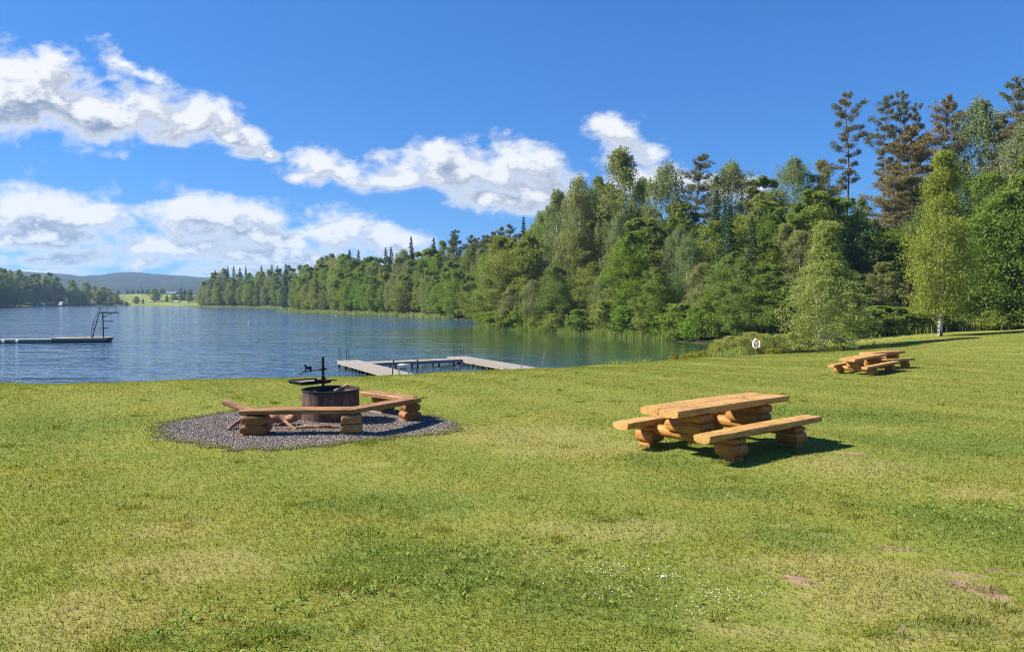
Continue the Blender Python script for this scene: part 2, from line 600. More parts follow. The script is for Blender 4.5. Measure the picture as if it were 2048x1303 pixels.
def deck_mat(name, axis, c1, c2, board=.145):
    """boards lying across the axis"""
    t = NT(name)
    o = t.obj()
    s = t.n('SeparateXYZ', {0: o})
    u = s.outputs[0] if axis == 'x' else s.outputs[1]
    k = t.math('DIVIDE', u, board)
    fr = t.math('FRACT', k)
    gap = t.math('LESS_THAN', fr, .08)
    wn = t.n('TexWhiteNoise', {'W': t.math('FLOOR', k)}, noise_dimensions='1D').outputs['Value']
    n1 = t.noise(t.mapping(o, (14, 2, 2) if axis == 'x' else (2, 14, 2)), 2, 4, .6)
    c = t.mix(wn, c1, c2)
    c = t.mix(t.math('MULTIPLY', n1, .45), c, tuple(.55 * q for q in c1))
    c = t.mix(gap, c, (.02, .018, .016))
    return t.principled(c, .85, t.math('SUBTRACT', 1.0, gap), .4, .01, spec=.2)


M['deck'] = deck_mat('jetty_boards', 'x', (.27, .24, .21), (.37, .335, .30))
M['deck_warm'] = deck_mat('raft_boards', 'x', (.45, .33, .21), (.60, .47, .33))

M['birch_leaf'] = leaf_mat('birch_leaves', (0.185, 0.215, 0.082), (0.29, 0.31, 0.125))
M['broad_leaf'] = leaf_mat('broad_leaves', (0.135, 0.195, 0.036), (0.25, 0.305, 0.066))
M['hero_leaf'] = leaf_mat('lawn_birch_leaves', (.180, .205, .040), (.265, .285, .066), .42, .2)
M['young_leaf'] = leaf_mat('young_birch_leaves', (0.19, 0.235, 0.062), (0.3, 0.34, 0.115), .42, .2)
M['maple_leaf'] = leaf_mat('maple_leaves', (0.13, 0.195, 0.032), (0.24, 0.3, 0.06))
M['shrub_leaf'] = leaf_mat('shrub_leaves', (0.149, 0.221, 0.034), (0.284, 0.338, 0.066))
M['bank_leaf'] = leaf_mat('bank_bush_leaves', (.21, .25, .045), (.34, .37, .10), .5, .3)
M['pine_needle'] = leaf_mat('pine_needles', (.095, .112, .042), (.185, .172, .075), .2, .4)
M['dry_needle'] = leaf_mat('rusty_pine_needles', (.150, .132, .056), (.240, .190, .088), .2, .3)
M['spruce_needle'] = leaf_mat('spruce_needles', (0.048, 0.090, 0.037), (0.090, 0.132, 0.055), .15, .4)
M['yellow_leaf'] = leaf_mat('yellow_bank_plants', (.17, .18, .02), (.42, .36, .03), .35, .2)
M['reed_leaf'] = leaf_mat('reed_blades', (.15, .21, .045), (.28, .32, .10), .35, .3)
M['bark'] = bark_mat('grey_bark', (.06, .048, .038), (.12, .10, .08))
M['pine_bark'] = bark_mat('pine_bark', (.20, .105, .055), (.13, .075, .05))
M['birch_bark'] = bark_mat('birch_bark', (.62, .60, .56), (.42, .40, .38), birch=True)


# ------------------------------------------------------------------ the ground: one sheet
def axis_coords(dense0, dense1, step, lo, hi, g=1.055):
    a = list(np.arange(dense0, dense1 + 1e-6, step))
    s, v = step, dense1
    while v < hi:
        s *= g
        v += s
        a.append(min(v, hi))
    s, v = step, dense0
    pre = []
    while v > lo:
        s *= g
        v -= s
        pre.append(max(v, lo))
    return np.array(pre[::-1] + a)


xs = axis_coords(-26, 40, .5, -3900, 3900)
ys = axis_coords(-4, 90, .5, -3900, 3900)
GX, GY = np.meshgrid(xs, ys)
GZ = T(GX, GY)
ny, nx = GX.shape
V = np.c_[GX.ravel(), GY.ravel(), GZ.ravel()]
ii = np.arange(ny * nx).reshape(ny, nx)
FQ = np.c_[ii[:-1, :-1].ravel(), ii[:-1, 1:].ravel(), ii[1:, 1:].ravel(), ii[1:, :-1].ravel()]
me = np_mesh('ground', V, FQ, True)
sdv = lake_sd(GX, GY)
ybv = np.interp(GX, *YB)
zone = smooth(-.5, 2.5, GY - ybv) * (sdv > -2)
gyr = np.maximum(GY, 60)
mead = ((GX / gyr < -.425) & (GX / gyr > -.56) & (GY > 598)) | (np.hypot(GX, GY) > 1000)
zone = np.where(mead, 2.0, zone)
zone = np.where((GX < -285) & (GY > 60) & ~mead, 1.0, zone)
zone = np.where(GZ < -.25, 3.0, zone)
za = me.attributes.new('zone', 'FLOAT', 'POINT')
za.data.foreach_set('value', zone.astype(np.float32).ravel())
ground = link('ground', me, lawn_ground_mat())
tag(ground, kind='structure')


# ------------------------------------------------------------------ water
def water_mat():
    t = NT('lake_water')
    o = t.obj()
    sep = t.n('SeparateXYZ', {0: o})
    v = t.n('CombineXYZ', {0: sep.outputs[0], 1: sep.outputs[1], 2: 0.0}).outputs[0]
    rv = t.mapping(v, (1, 1, 1), (0, 0, 0), (0, 0, R(14)))
    wob = t.noise(v, .02, 4, .6)
    # lee of the wooded shore
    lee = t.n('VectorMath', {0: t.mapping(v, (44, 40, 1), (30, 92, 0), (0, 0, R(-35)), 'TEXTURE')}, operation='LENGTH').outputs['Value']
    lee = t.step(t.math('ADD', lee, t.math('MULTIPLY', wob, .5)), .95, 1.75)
    gust = t.step(t.noise(t.mapping(v, (.012, .05, 1)), 1.0, 4, .6), .3, .7)
    w0 = t.noise(t.mapping(rv, (.10, .26, 1)), 1.0, 2, .5, .3)
    w1 = t.noise(t.mapping(rv, (.34, .80, 1)), 1.0, 2, .5, .3)
    w2 = t.noise(t.mapping(rv, (1.2, 2.4, 1)), 1.0, 2, .5, .4)
    w3 = t.noise(t.mapping(rv, (5, 9, 1)), 1.0, 1, .5)
    h = t.math('ADD', t.math('ADD', t.math('MULTIPLY', w0, .42), t.math('MULTIPLY', w1, .36)), t.math('MULTIPLY', w2, .10))
    h = t.math('ADD', h, t.math('MULTIPLY', w3, .008))
    amp = t.math('MULTIPLY', t.math('ADD', .10, t.math('MULTIPLY', lee, .90)), t.math('ADD', .6, t.math('MULTIPLY', gust, .5)))
    bn = t.n('Bump', {'Height': t.math('MULTIPLY', h, amp), 'Strength': 1.0, 'Distance': 1.0})
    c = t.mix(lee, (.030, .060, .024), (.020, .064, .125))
    b = t.n('BsdfPrincipled', {'Base Color': c, 'Roughness': .07, 'IOR': 1.333, 'Specular IOR Level': .5, 'Normal': bn.outputs[0]})
    t.t.links.new(b.outputs[0], t.out.inputs['Surface'])
    return t.mat


wx, wy = np.linspace(-700, 60, 39), np.linspace(18, 640, 32)
WX, WY = np.meshgrid(wx, wy)
ii = np.arange(WX.size).reshape(WX.shape)
wm = np_mesh('lake', np.c_[WX.ravel(), WY.ravel(), np.zeros(WX.size)], np.c_[ii[:-1, :-1].ravel(), ii[:-1, 1:].ravel(), ii[1:, 1:].ravel(), ii[1:, :-1].ravel()], True)
tag(link('water', wm, water_mat()), kind='structure')


# ------------------------------------------------------------------ far hills
def hill_mat():
    t = NT('wooded_hills')
    o = t.obj()
    n1 = t.noise(t.mapping(o, (1, .35, 1)), .0042, 6, .62)
    n2 = t.noise(o, .05, 5, .75)
    c = t.mix(t.step(n1, .4, .62), (.018, .036, .020), (.060, .078, .030))
    c = t.mix(t.step(n2, .35, .7), tuple(.5 * q for q in (.03, .042, .02)), c)
    return t.principled(c, .95, n2, 1.0, 12, spec=.05)


az = np.radians(np.linspace(-62, 62, 520))
rr = np.r_[np.linspace(1150, 2200, 22), np.linspace(2240, 3300, 44), np.linspace(3340, 3750, 8)]
AZ, RR = np.meshgrid(az, rr)
HX, HY = RR * np.sin(AZ), RR * np.cos(AZ)
pxa = 1024 + F * np.tan(AZ)
sky_py = np.interp(pxa, [-600, 0, 30, 75, 110, 140, 160, 200, 245, 290, 330, 370, 400, 460, 600, 3000], [556, 544, 543, 546, 546, 548, 553, 554, 549, 551, 553, 555, 558, 561, 566, 566])
ridge = (600 - sky_py) / F * 3000 * np.cos(AZ) + EYE
prof = smooth(1150, 3000, RR) ** 1.25 * (1 - .25 * smooth(3000, 3750, RR))
hn = np.zeros_like(AZ)
rg = np.random.default_rng(3)
for i in range(26):
    a, b, ph = rg.normal(0, .006 * (1 + i / 8)), rg.normal(0, .004 * (1 + i / 8)), rg.uniform(0, 6.28)
    hn += np.sin(HX * a + HY * b + ph) * 5.0 / (1 + i / 4)
hn2 = rg.uniform(0, 1, AZ.shape)
HZ = -2 + (ridge + 2) * prof + hn * smooth(1150, 1700, RR) * .45 + hn2 * 3.4 * smooth(1500, 2300, RR)
ii = np.arange(HX.size).reshape(HX.shape)
hm_ = np_mesh('hills', np.c_[HX.ravel(), HY.ravel(), HZ.ravel()], np.c_[ii[:-1, :-1].ravel(), ii[:-1, 1:].ravel(), ii[1:, 1:].ravel(), ii[1:, :-1].ravel()], False)
tag(link('hills', hm_, hill_mat()), kind='structure')


# ------------------------------------------------------------------ sky, sun, air
SUN_EL, SUN_DIR2 = R(40), Vector((-.993, .12)).normalized()
to_sun = Vector((SUN_DIR2.x * math.cos(SUN_EL), SUN_DIR2.y * math.cos(SUN_EL), math.sin(SUN_EL)))
sd_ = bpy.data.lights.new('sun', 'SUN')
sd_.energy = 5.0
sd_.angle = R(.53)
sd_.color = (1, .91, .78)
so = bpy.data.objects.new('sun', sd_)
col.objects.link(so)
so.rotation_euler = (-to_sun).to_track_quat('-Z', 'Y').to_euler()

world = bpy.data.worlds.new('World')
scene.world = world
world.use_nodes = True


class WT(NT):
    def __init__(s):
        s.t = world.node_tree
        s.t.nodes.clear()
        s.out = s.t.nodes.new('ShaderNodeOutputWorld')


t = WT()
sky = t.n('TexSky', None, sky_type='NISHITA', sun_disc=False, sun_elevation=SUN_EL, sun_rotation=math.atan2(SUN_DIR2.x, SUN_DIR2.y),
          altitude=300, air_density=1.0, dust_density=.35, ozone_density=3.0)
skyc = t.mix(1.0, t.n('HueSaturation', {'Hue': .5, 'Saturation': 1.2, 'Value': 1.0, 'Color': sky.outputs[0]}).outputs[0], (.42, .80, 1.10), 'MULTIPLY')
EXPO = 2 ** 1.3
skyd = t.mix(1.0, skyc, (.062 * EXPO,) * 3, 'MULTIPLY')
skyg = t.n('Gamma', {'Color': skyd, 'Gamma': .66}).outputs[0]
skyk = t.mix(1.0, skyg, (.31 / EXPO * 10, .56 / EXPO * 10, .86 / EXPO * 10), 'MULTIPLY')
bg_sky = t.n('Background', {'Color': skyk, 'Strength': .1})
gen = t.n('TexCoord').outputs['Generated']
s3 = t.n('SeparateXYZ', {0: gen})
yy = t.math('MAXIMUM', s3.outputs[1], .02)
u0, v0 = t.math('DIVIDE', s3.outputs[0], yy), t.math('DIVIDE', s3.outputs[2], yy)
CLOUDS = [  # px, py, half width, half height, tilt (degrees, clockwise)
    (60, 195, 150, 85, 6), (0, 200, 130, 95, 0), (190, 235, 165, 62, 14), (310, 225, 120, 62, 18), (390, 240, 60, 52, 35), (325, 270, 75, 34, 5), (480, 285, 72, 34, 24), (540, 315, 48, 22, 30), (440, 255, 45, 40, 40),
    (262, 132, 95, 34, 26, .22),
    (150, 430, 125, 56, 6), (20, 425, 110, 45, 0), (95, 470, 190, 38, 0), (235, 455, 55, 40, 15), (430, 445, 150, 52, 6), (360, 420, 75, 30, 0), (520, 470, 130, 50, 8), (670, 470, 110, 52, 10), (780, 485, 85, 34, 18),
    (110, 520, 220, 22, 0), (330, 500, 170, 26, 0), (290, 527, 75, 14, 0), (560, 512, 230, 32, 2), (470, 540, 130, 14, 0), (60, 549, 150, 10, 0), (330, 555, 130, 7, 0), (640, 535, 200, 24, 0),
    (652, 338, 72, 44, 14), (700, 358, 50, 28, 10), (612, 355, 45, 14, 0),
    (900, 335, 115, 52, 6), (1000, 355, 150, 58, 6), (1055, 330, 85, 45, 14), (985, 400, 115, 34, 12), (810, 355, 70, 30, 0), (870, 300, 45, 24, 0), (1085, 385, 80, 42, 0),
    (1236, 285, 74, 48, 4, .05), (1222, 268, 48, 36, 0, .05), (1285, 312, 50, 32, 15, .15), (1310, 370, 70, 40, 0),
    (1450, 370, 120, 24, 0, .2)]


def uv_of(px, py):
    a, b, c = ray(px, py)
    return a / b, c / b


def field(uo, vo):
    """cloud thickness in a direction (tangent coordinates about north)"""
    uv = t.n('CombineXYZ', {0: t.math('ADD', u0, uo), 1: t.math('ADD', v0, vo), 2: 0.0}).outputs[0]
    st = t.mapping(uv, (1, 1.7, 1), (3.1, 1.7, 0), (0, 0, R(-8)))
    wn = t.n('TexNoise', {'Vector': st, 'Scale': 7.0, 'Detail': 4.0, 'Roughness': .6}).outputs['Color']
    wv = t.n('VectorMath', {0: t.n('VectorMath', {0: wn, 1: (.5, .5, .5)}, operation='SUBTRACT').outputs[0], 1: (.085, .05, 0)}, operation='MULTIPLY').outputs[0]
    uw = t.n('VectorMath', {0: uv, 1: wv}, operation='ADD').outputs[0]
    out = None
    for px, py, w, h, rot, *lo in CLOUDS:
        cu, cv = uv_of(px, py)
        m = t.mapping(uw, (w / F * 1.12, h / F * 1.12, 1e6), (cu, cv, 0), (0, 0, R(-rot)), 'TEXTURE')
        d = t.math('SUBTRACT', 1.0 - (lo[0] if lo else 0), t.n('VectorMath', {0: m}, operation='LENGTH').outputs['Value'])
        out = d if out is None else t.math('SMOOTH_MAX', out, d, .12)
    n1 = t.noise(st, 11, 8, .62, .25)
    n2 = t.n('TexNoise', {'Vector': st, 'Scale': 26.0, 'Detail': 7.0, 'Roughness': .65}).outputs['Fac']
    bil = t.math('ADD', t.math('MULTIPLY', t.math('SUBTRACT', n1, .5), 2.3), t.math('MULTIPLY', t.math('SUBTRACT', n2, .5), 1.25))
    return t.math('ADD', t.math('MULTIPLY', out, 1.0), bil), bil


f0, b0 = field(0.0, 0.0)
f1, b1 = field(-.015, .025)
dens = t.n('MapRange', {0: f0, 1: -.12, 2: .62, 3: 0.0, 4: 1.0}, interpolation_type='SMOOTHSTEP').outputs[0]
lit = t.n('MapRange', {0: t.math('SUBTRACT', f0, f1), 1: -.24, 2: .48, 3: 0.0, 4: 1.0}, interpolation_type='SMOOTHSTEP').outputs[0]
thick = t.step(f0, .15, 1.0)
lit2 = t.math('MAXIMUM', lit, t.math('SUBTRACT', .95, t.math('MULTIPLY', thick, .95)))
cc = t.mix(lit2, (.24, .31, .45), (1.0, 1.0, 1.0))
bg_cl = t.n('Background', {'Color': cc, 'Strength': .40})
front = t.math('GREATER_THAN', s3.outputs[1], .05)
up = t.step(v0, -.01, .02)
dm = t.math('MULTIPLY', t.math('MULTIPLY', dens, front), t.math('MULTIPLY', up, .97))
mx = t.n('MixShader', {0: dm, 1: bg_sky.outputs[0], 2: bg_cl.outputs[0]})
t.t.links.new(mx.outputs[0], t.out.inputs['Surface'])

HAZE = 1
if HAZE:
    hb = MB()
    hb.box((0, 0, 92), (7990, 7990, 196))
    ht = NT('air')
    pv = ht.n('VolumePrincipled', {'Color': (.42, .66, 1.0, 1), 'Density': .00016, 'Anisotropy': .1})
    ht.t.links.new(pv.outputs[0], ht.out.inputs['Volume'])
    tag(hb.build('haze', ht.mat), kind='stuff')


# ------------------------------------------------------------------ trees
def leaf_quads(name, C, size, rng, elong=1.7, up=.35, dirs=None, var=.35):
    n = len(C)
    nrm = rng.normal(size=(n, 3)) + np.array([0, 0, up])
    nrm /= np.linalg.norm(nrm, axis=1, keepdims=True)
    a = rng.normal(size=(n, 3)) if dirs is None else dirs + rng.normal(size=(n, 3)) * .35
    a -= nrm * (a * nrm).sum(1, keepdims=True)
    a /= np.linalg.norm(a, axis=1, keepdims=True) + 1e-9
    b = np.cross(nrm, a)
    s = size * (1 + rng.uniform(-var, var, (n, 1)))
    l, w = a * s * .5, b * s * .5 / elong
    V = np.stack([C - l, C + w * 1.0 - l * .1, C + l, C - w - l * .1], 1).reshape(-1, 3)
    Fq = np.arange(4 * n).reshape(n, 4)
    return np_mesh(name, V, Fq, False, {'rnd': rng.uniform(0, 1, n)})


def sph(rng, n):
    v = rng.normal(size=(n, 3))
    return v / np.linalg.norm(v, axis=1, keepdims=True)


def trunk_path(rng, H, top, wob):
    zs = np.linspace(-.4, top, 9)
    return [(float(wob * math.sin(z * .35 + rng.uniform(0, .3)) * z / H), float(wob * math.cos(z * .27 + 1) * z / H - wob * .5 * z / H), float(z)) for z in zs]


def leafy_proto(name, seed, H, Rr, base, env, nl, nc, nleaf, size, mats, strand=0.0, stems=1, trunk_r=.22, lobe=.42, flat=.9, elong=1.6, cl=.5):
    """env: [(t, r)] radius of the crown between base and top, relative to Rr"""
    rng = np.random.default_rng(seed)
    et, er = zip(*env)
    tr = MB()
    paths = []
    for s in range(stems):
        pth = trunk_path(rng, H, H * (.9 if s == 0 else rng.uniform(.6, .85)), Rr * .12)
        if stems > 1:
            an = rng.uniform(0, 6.28)
            pth = [(x + math.cos(an) * (.15 * s + .05 * z), y + math.sin(an) * (.15 * s + .05 * z), z) for x, y, z in pth]
        r0 = trunk_r if s == 0 else trunk_r * .7
        tr.tube(pth, [r0 * 1.35] + [r0 * (1 - i / 8.6) + .012 for i in range(1, 9)], 8, rg=rnd, rough=.05)
        paths.append(pth)
    pts, cls = [], []
    for i in range(nl):
        tt = min(.99, max(0, (i + rng.uniform(-1.5, 2.5)) / nl))
        r_ = Rr * np.interp(tt, et, er)
        an = i * 2.399 + rng.uniform(-.4, .4)
        z = base + (H - base) * tt
        lr = max(.35 * Rr * lobe, r_ * lobe * rng.uniform(.75, 1.3))
        d = max(0, r_ - lr * .75) * rng.uniform(.7, 1.05)
        c = np.array([math.cos(an) * d, math.sin(an) * d, z])
        pth = paths[i % stems]
        j = min(8, max(1, int((z - .25 * (d + 1)) / H / .9 * 8)))
        st = np.array(pth[j])
        mid = (st + c) / 2 + np.array([0, 0, .12 * d])
        lw = max(.02, trunk_r * .28 * (1 - .6 * tt))
        tr.tube([st, mid, c], [lw, lw * .7, lw * .3], 5)
        dirs = sph(rng, nc)
        dirs[:, 2] += .22
        for dv in dirs:
            p = c + dv * lr * rng.uniform(.55, 1.08) * np.array([1, 1, flat if not strand else .9])
            if rng.random() < .16: tr.tube([c, p], [lw * .3, .008], 3, cap=False)
            m = max(4, int(nleaf * rng.uniform(.5, 1.4)))
            if strand:
                k = 3
                for _ in range(k):
                    q = p + rng.normal(size=3) * cl * lr * .35
                    L = strand * rng.uniform(.35, 1.2)
                    uu = rng.uniform(0, 1, (m // k, 1))
                    P_ = q + np.c_[rng.normal(size=(m // k, 2)) * .10 * (1 + uu), -uu[:, 0] * L] + np.array([dv[0], dv[1], 0]) * uu * .25
                    pts.append(P_)
            else:
                pts.append(p + rng.normal(size=(m, 3)) * cl * lr * .44 * np.array([1, 1, .85]))
    C = np.concatenate(pts)
    C = C[(C[:, 2] > base * (.8 if name == 'hero' else .35) + .05) & (C[:, 2] < H * 1.03)]
    dirs = np.tile(np.array([[0, 0, -1.0]]), (len(C), 1)) if strand else None
    crown = leaf_quads(name + '_crown', C, size, rng, elong, .35 if not strand else .1, dirs)
    crown.materials.append(M[mats[1]])
    to = tr.build('trunk', M[mats[0]], None, True)
    tm = to.data
    bpy.data.objects.remove(to)
    return tm, crown, float(C[:, 2].max()), float(np.percentile(np.hypot(C[:, 0], C[:, 1]), 97))


def pine_proto(name, seed, H, bare, nb, reach, mats, size=.22, dens=40, round_top=True):
    rng = np.random.default_rng(seed)
    tr = MB()
    pth = trunk_path(rng, H, H * .97, .5)
    tr.tube(pth, [.26] + [.22 * (1 - i / 9.2) + .02 for i in range(1, 9)], 7)
    pts = []
    for i in range(nb):
        tt = (i + rng.uniform(0, 1)) / nb
        z = H * (bare + (.98 - bare) * tt)
        L = reach * (np.interp(tt, [0, .15, .5, .8, 1], [.45, .8, 1, .75, .25])) * rng.uniform(.3, 1.3)
        an = i * 2.4 + rng.uniform(-.6, .6)
        dx, dy = math.cos(an), math.sin(an)
        up = rng.uniform(-.15, .5) + .4 * tt
        j = z / (H * .97) * 8
        j0 = min(7, int(j))
        st = np.array(pth[j0]) + (np.array(pth[j0 + 1]) - np.array(pth[j0])) * min(1, max(0, j - j0))
        e = st + np.array([dx * L, dy * L, up * L])
        mid = st + np.array([dx * L * .5, dy * L * .5, up * L * .3 - .05 * L])
        tr.tube([st, mid, e], [.05, .035, .012], 5)
        k = max(4, int(5 + L * 3.6))
        for q in range(k):
            f = rng.uniform(.35, 1.05)
            c = st + (e - st) * f + np.array([-dy, dx, 0]) * rng.normal() * .28 * L * (.4 + f * .6) + np.array([0, 0, rng.uniform(-.10, .30)])
            m = int(dens * rng.uniform(.6, 1.4))
            pts.append(c + rng.normal(size=(m, 3)) * np.array([.21, .21, .13]) * (.75 + .12 * L))
            if rng.random() < .5: tr.tube([st + (e - st) * f * .8, c], [.02, .008], 3, cap=False)
    C = np.concatenate(pts)
    crown = leaf_quads(name + '_crown', C, size, rng, 2.6, .3)
    crown.materials.append(M[mats[1]])
    to = tr.build('trunk', M[mats[0]], None, True)
    tm = to.data
    bpy.data.objects.remove(to)
    return tm, crown, float(C[:, 2].max()), float(np.percentile(np.hypot(C[:, 0], C[:, 1]), 97))


def spruce_proto(name, seed, H, Rr, mats, base=.06, tiers=36, size=.34, per=60):
    rng = np.random.default_rng(seed)
    tr = MB()
    tr.tube([(0, 0, -.4), (0, 0, H * .5), (0, 0, H * .99)], [.24, .13, .012], 7)
    pts = []
    for i in range(tiers):
        tt = i / (tiers - 1)
        z = H * (base + (.99 - base) * tt)
        for k in range(8):
            L = Rr * ((1 - tt) ** .8 + .07) * rng.uniform(.65, 1.15)
            an = rng.uniform(0, 6.28)
            m = max(14, int(per * (L / Rr) ** .8))
            u = rng.uniform(.12, 1, (m, 1)) ** .75
            side = rng.normal(size=(m, 1)) * .14 * L * (1.2 - u)
            x = math.cos(an) * u * L - math.sin(an) * side
            y = math.sin(an) * u * L + math.cos(an) * side
            zz = z - .28 * L * u ** 1.3 + .12 * L * u ** 4 + rng.normal(size=(m, 1)) * .07 - np.abs(rng.normal(size=(m, 1))) * .10
            pts.append(np.c_[x, y, zz])
            tr.tube([(0, 0, z), (math.cos(an) * L * .8, math.sin(an) * L * .8, z - .18 * L)], [.03, .008], 3, cap=False)
    C = np.concatenate(pts)
    crown = leaf_quads(name + '_crown', C, size, rng, 2.2, .3)
    crown.materials.append(M[mats[1]])
    to = tr.build('trunk', M[mats[0]], None, True)
    tm = to.data
    bpy.data.objects.remove(to)
    return tm, crown, float(C[:, 2].max()), float(np.percentile(np.hypot(C[:, 0], C[:, 1]), 97))


E_OVAL = [(0, .45), (.2, .85), (.45, 1), (.7, .85), (.88, .55), (1, .15)]
E_TALL = [(0, .7), (.25, 1), (.5, .9), (.72, .68), (.9, .38), (1, .08)]
E_BALL = [(0, .7), (.25, 1), (.55, 1), (.8, .75), (1, .25)]
E_CONE = [(0, .85), (.25, 1), (.5, .72), (.75, .42), (1, .06)]
E_BUSH = [(0, .9), (.35, 1), (.7, .8), (1, .3)]
PR = {}
BR, BL = ('birch_bark', 'birch_leaf'), ('bark', 'broad_leaf')
PR['birch'] = [leafy_proto('birch', 11, 22, 4.0, 2.2, E_TALL, 30, 20, 44, .245, BR, 2.1, cl=.9),
               leafy_proto('birch', 12, 22, 4.6, 3.0, E_OVAL, 32, 20, 44, .245, BR, 2.4, cl=.9),
               leafy_proto('birch', 13, 22, 3.6, 1.8, E_TALL, 28, 20, 46, .24, BR, 1.7, stems=2, cl=.9)]
PR['broad'] = [leafy_proto('broad', 21, 18, 5.0, 1.0, E_OVAL, 28, 18, 56, .29, BL),
               leafy_proto('broad', 22, 18, 5.6, 0.8, E_BALL, 32, 18, 54, .29, BL, stems=2),
               leafy_proto('broad', 23, 18, 4.4, .9, E_TALL, 28, 18, 56, .28, BL, stems=2)]
PR['pine'] = [pine_proto('pine', 31, 22, .42, 30, 2.8, ('pine_bark', 'pine_needle')),
              pine_proto('pine', 32, 22, .30, 46, 2.9, ('pine_bark', 'pine_needle')),
              pine_proto('pine', 33, 20, .08, 80, 3.6, ('pine_bark', 'dry_needle'), dens=46)]
PR['spruce'] = [spruce_proto('spruce', 41, 20, 3.0, ('bark', 'spruce_needle')), spruce_proto('spruce', 42, 20, 2.5, ('bark', 'spruce_needle'))]
PR['shrub'] = [leafy_proto('shrub', 51, 3.0, 1.9, .15, E_BUSH, 16, 14, 34, .17, ('bark', 'shrub_leaf'), stems=4, trunk_r=.04, lobe=.5),
               leafy_proto('shrub', 52, 3.4, 1.6, .15, E_OVAL, 16, 14, 34, .16, ('bark', 'shrub_leaf'), stems=4, trunk_r=.04, lobe=.5)]
PR['bank'] = [leafy_proto('bank', 54, 1.7, 1.0, .05, E_BUSH, 22, 9, 26, .085, ('bark', 'bank_leaf'), stems=6, trunk_r=.015, lobe=.42, cl=1.0),
              leafy_proto('bank', 55, 1.7, .8, .05, E_TALL, 20, 9, 24, .08, ('bark', 'bank_leaf'), stems=6, trunk_r=.015, lobe=.42, cl=1.0)]
PR['yellow'] = [leafy_proto('yellow', 53, 1.4, .8, .05, E_BUSH, 12, 10, 26, .085, ('bark', 'yellow_leaf'), stems=5, trunk_r=.015, lobe=.5)]
PR['hero'] = [leafy_proto('hero', 61, 15.4, 2.9, 2.2, [(0, .5), (.1, .85), (.24, 1.0), (.36, .95), (.46, .72), (.52, .78), (.62, .52), (.75, .46), (.88, .32), (1, .06)], 34, 22, 84, .135, ('birch_bark', 'hero_leaf'), 1.2, trunk_r=.17, lobe=.46, cl=.8)]
PR['young'] = [leafy_proto('young', 62, 10.6, 2.9, .5, [(0, .95), (.2, 1), (.45, .8), (.65, .45), (.85, .2), (1, .06)], 42, 18, 76, .11, ('birch_bark', 'young_leaf'), .5, stems=4, trunk_r=.045, lobe=.42, cl=1.0)]
PR['maple'] = [leafy_proto('maple', 63, 12, 4.6, .7, E_BALL, 40, 22, 72, .21, ('bark', 'maple_leaf'), trunk_r=.3, lobe=.42, elong=1.25)]

KIND = {'birch': ('birch_tree', 'birch'), 'broad': ('leafy_tree', 'tree'), 'pine': ('pine_tree', 'pine'), 'spruce': ('spruce_tree', 'spruce'), 'shrub': ('shrub', 'shrub'),
        'yellow': ('shrub', 'shrub'), 'bank': ('shrub', 'shrub'), 'hero': ('birch_tree', 'birch'), 'young': ('birch_tree', 'birch'), 'maple': ('leafy_tree', 'tree')}


def plant_tree(kind, px, D, top, label, group=None, width=None, var=None, xy=None, height=None, parts=True):
    """a tree whose foot stands at depth D in that direction and whose tip reaches the height seen there"""
    if xy is None:
        a, b, _ = ray(px, 640)
        x, y = a / b * D, D
    else:
        x, y = xy
    z = Tz(x, y)
    vs = PR[kind]
    tm, cm, H, W = vs[rnd.randrange(len(vs)) if var is None else var]
    if height is None:
        height = P(px, top, y).z - z
    sz = height / H
    sx = sz * rnd.uniform(.9, 1.15) if width is None else width / (2 * W)
    if kind in ('birch', 'broad') and width is None: sx = max(sx, .55)
    root = empty(KIND[kind][0], (x, y, z), label, KIND[kind][1], group, rnd.uniform(0, 6.28))
    root.scale = (sx, sx, sz)
    link('trunk' if kind not in ('shrub', 'yellow', 'bank') else 'stem', tm, None, root)
    link('crown' if kind not in ('shrub', 'yellow', 'bank') else 'foliage', cm, None, root)
    return root

# ------------------------------------------------------------------ where the trees stand
SKYL = ([-60, 0, 30, 60, 90, 120, 150, 175, 200, 225, 240, 245],
        [512, 518, 530, 548, 540, 556, 556, 566, 570, 580, 588, 600])
SKYR = ([378, 390, 410, 440, 480, 520, 560, 600, 640, 680, 720, 745, 780, 820, 850, 880, 905, 940, 975, 1010, 1040, 1070, 1100, 1130, 1160, 1185, 1215, 1240, 1270, 1300, 1330, 1370, 1400, 1450, 1500, 1540, 1580, 1640, 1700, 1740, 1790, 1850, 1900, 1960, 2048, 2300],
        [592, 578, 558, 540, 537, 536, 534, 530, 518, 506, 506, 512, 500, 488, 492, 486, 472, 484, 478, 468, 450, 432, 404, 380, 372, 360, 340, 318, 335, 372, 345, 340, 372, 345, 360, 375, 350, 345, 360, 350, 330, 290, 250, 230, 200, 170])


def pxof(x, y):
    return 1024 + F * x / y * 1.0


def walk(path, spacing):
    out = []
    carry = 0.0
    for (ax, ay), (bx, by) in zip(path[:-1], path[1:]):
        L = math.hypot(bx - ax, by - ay)
        dx, dy = (bx - ax) / L, (by - ay) / L
        s = carry
        while s < L:
            out.append((ax + dx * s, ay + dy * s, dy, -dx))     # the inland side is to the right of the walk
            s += spacing * rnd.uniform(.7, 1.3)
        carry = s - L
    return out


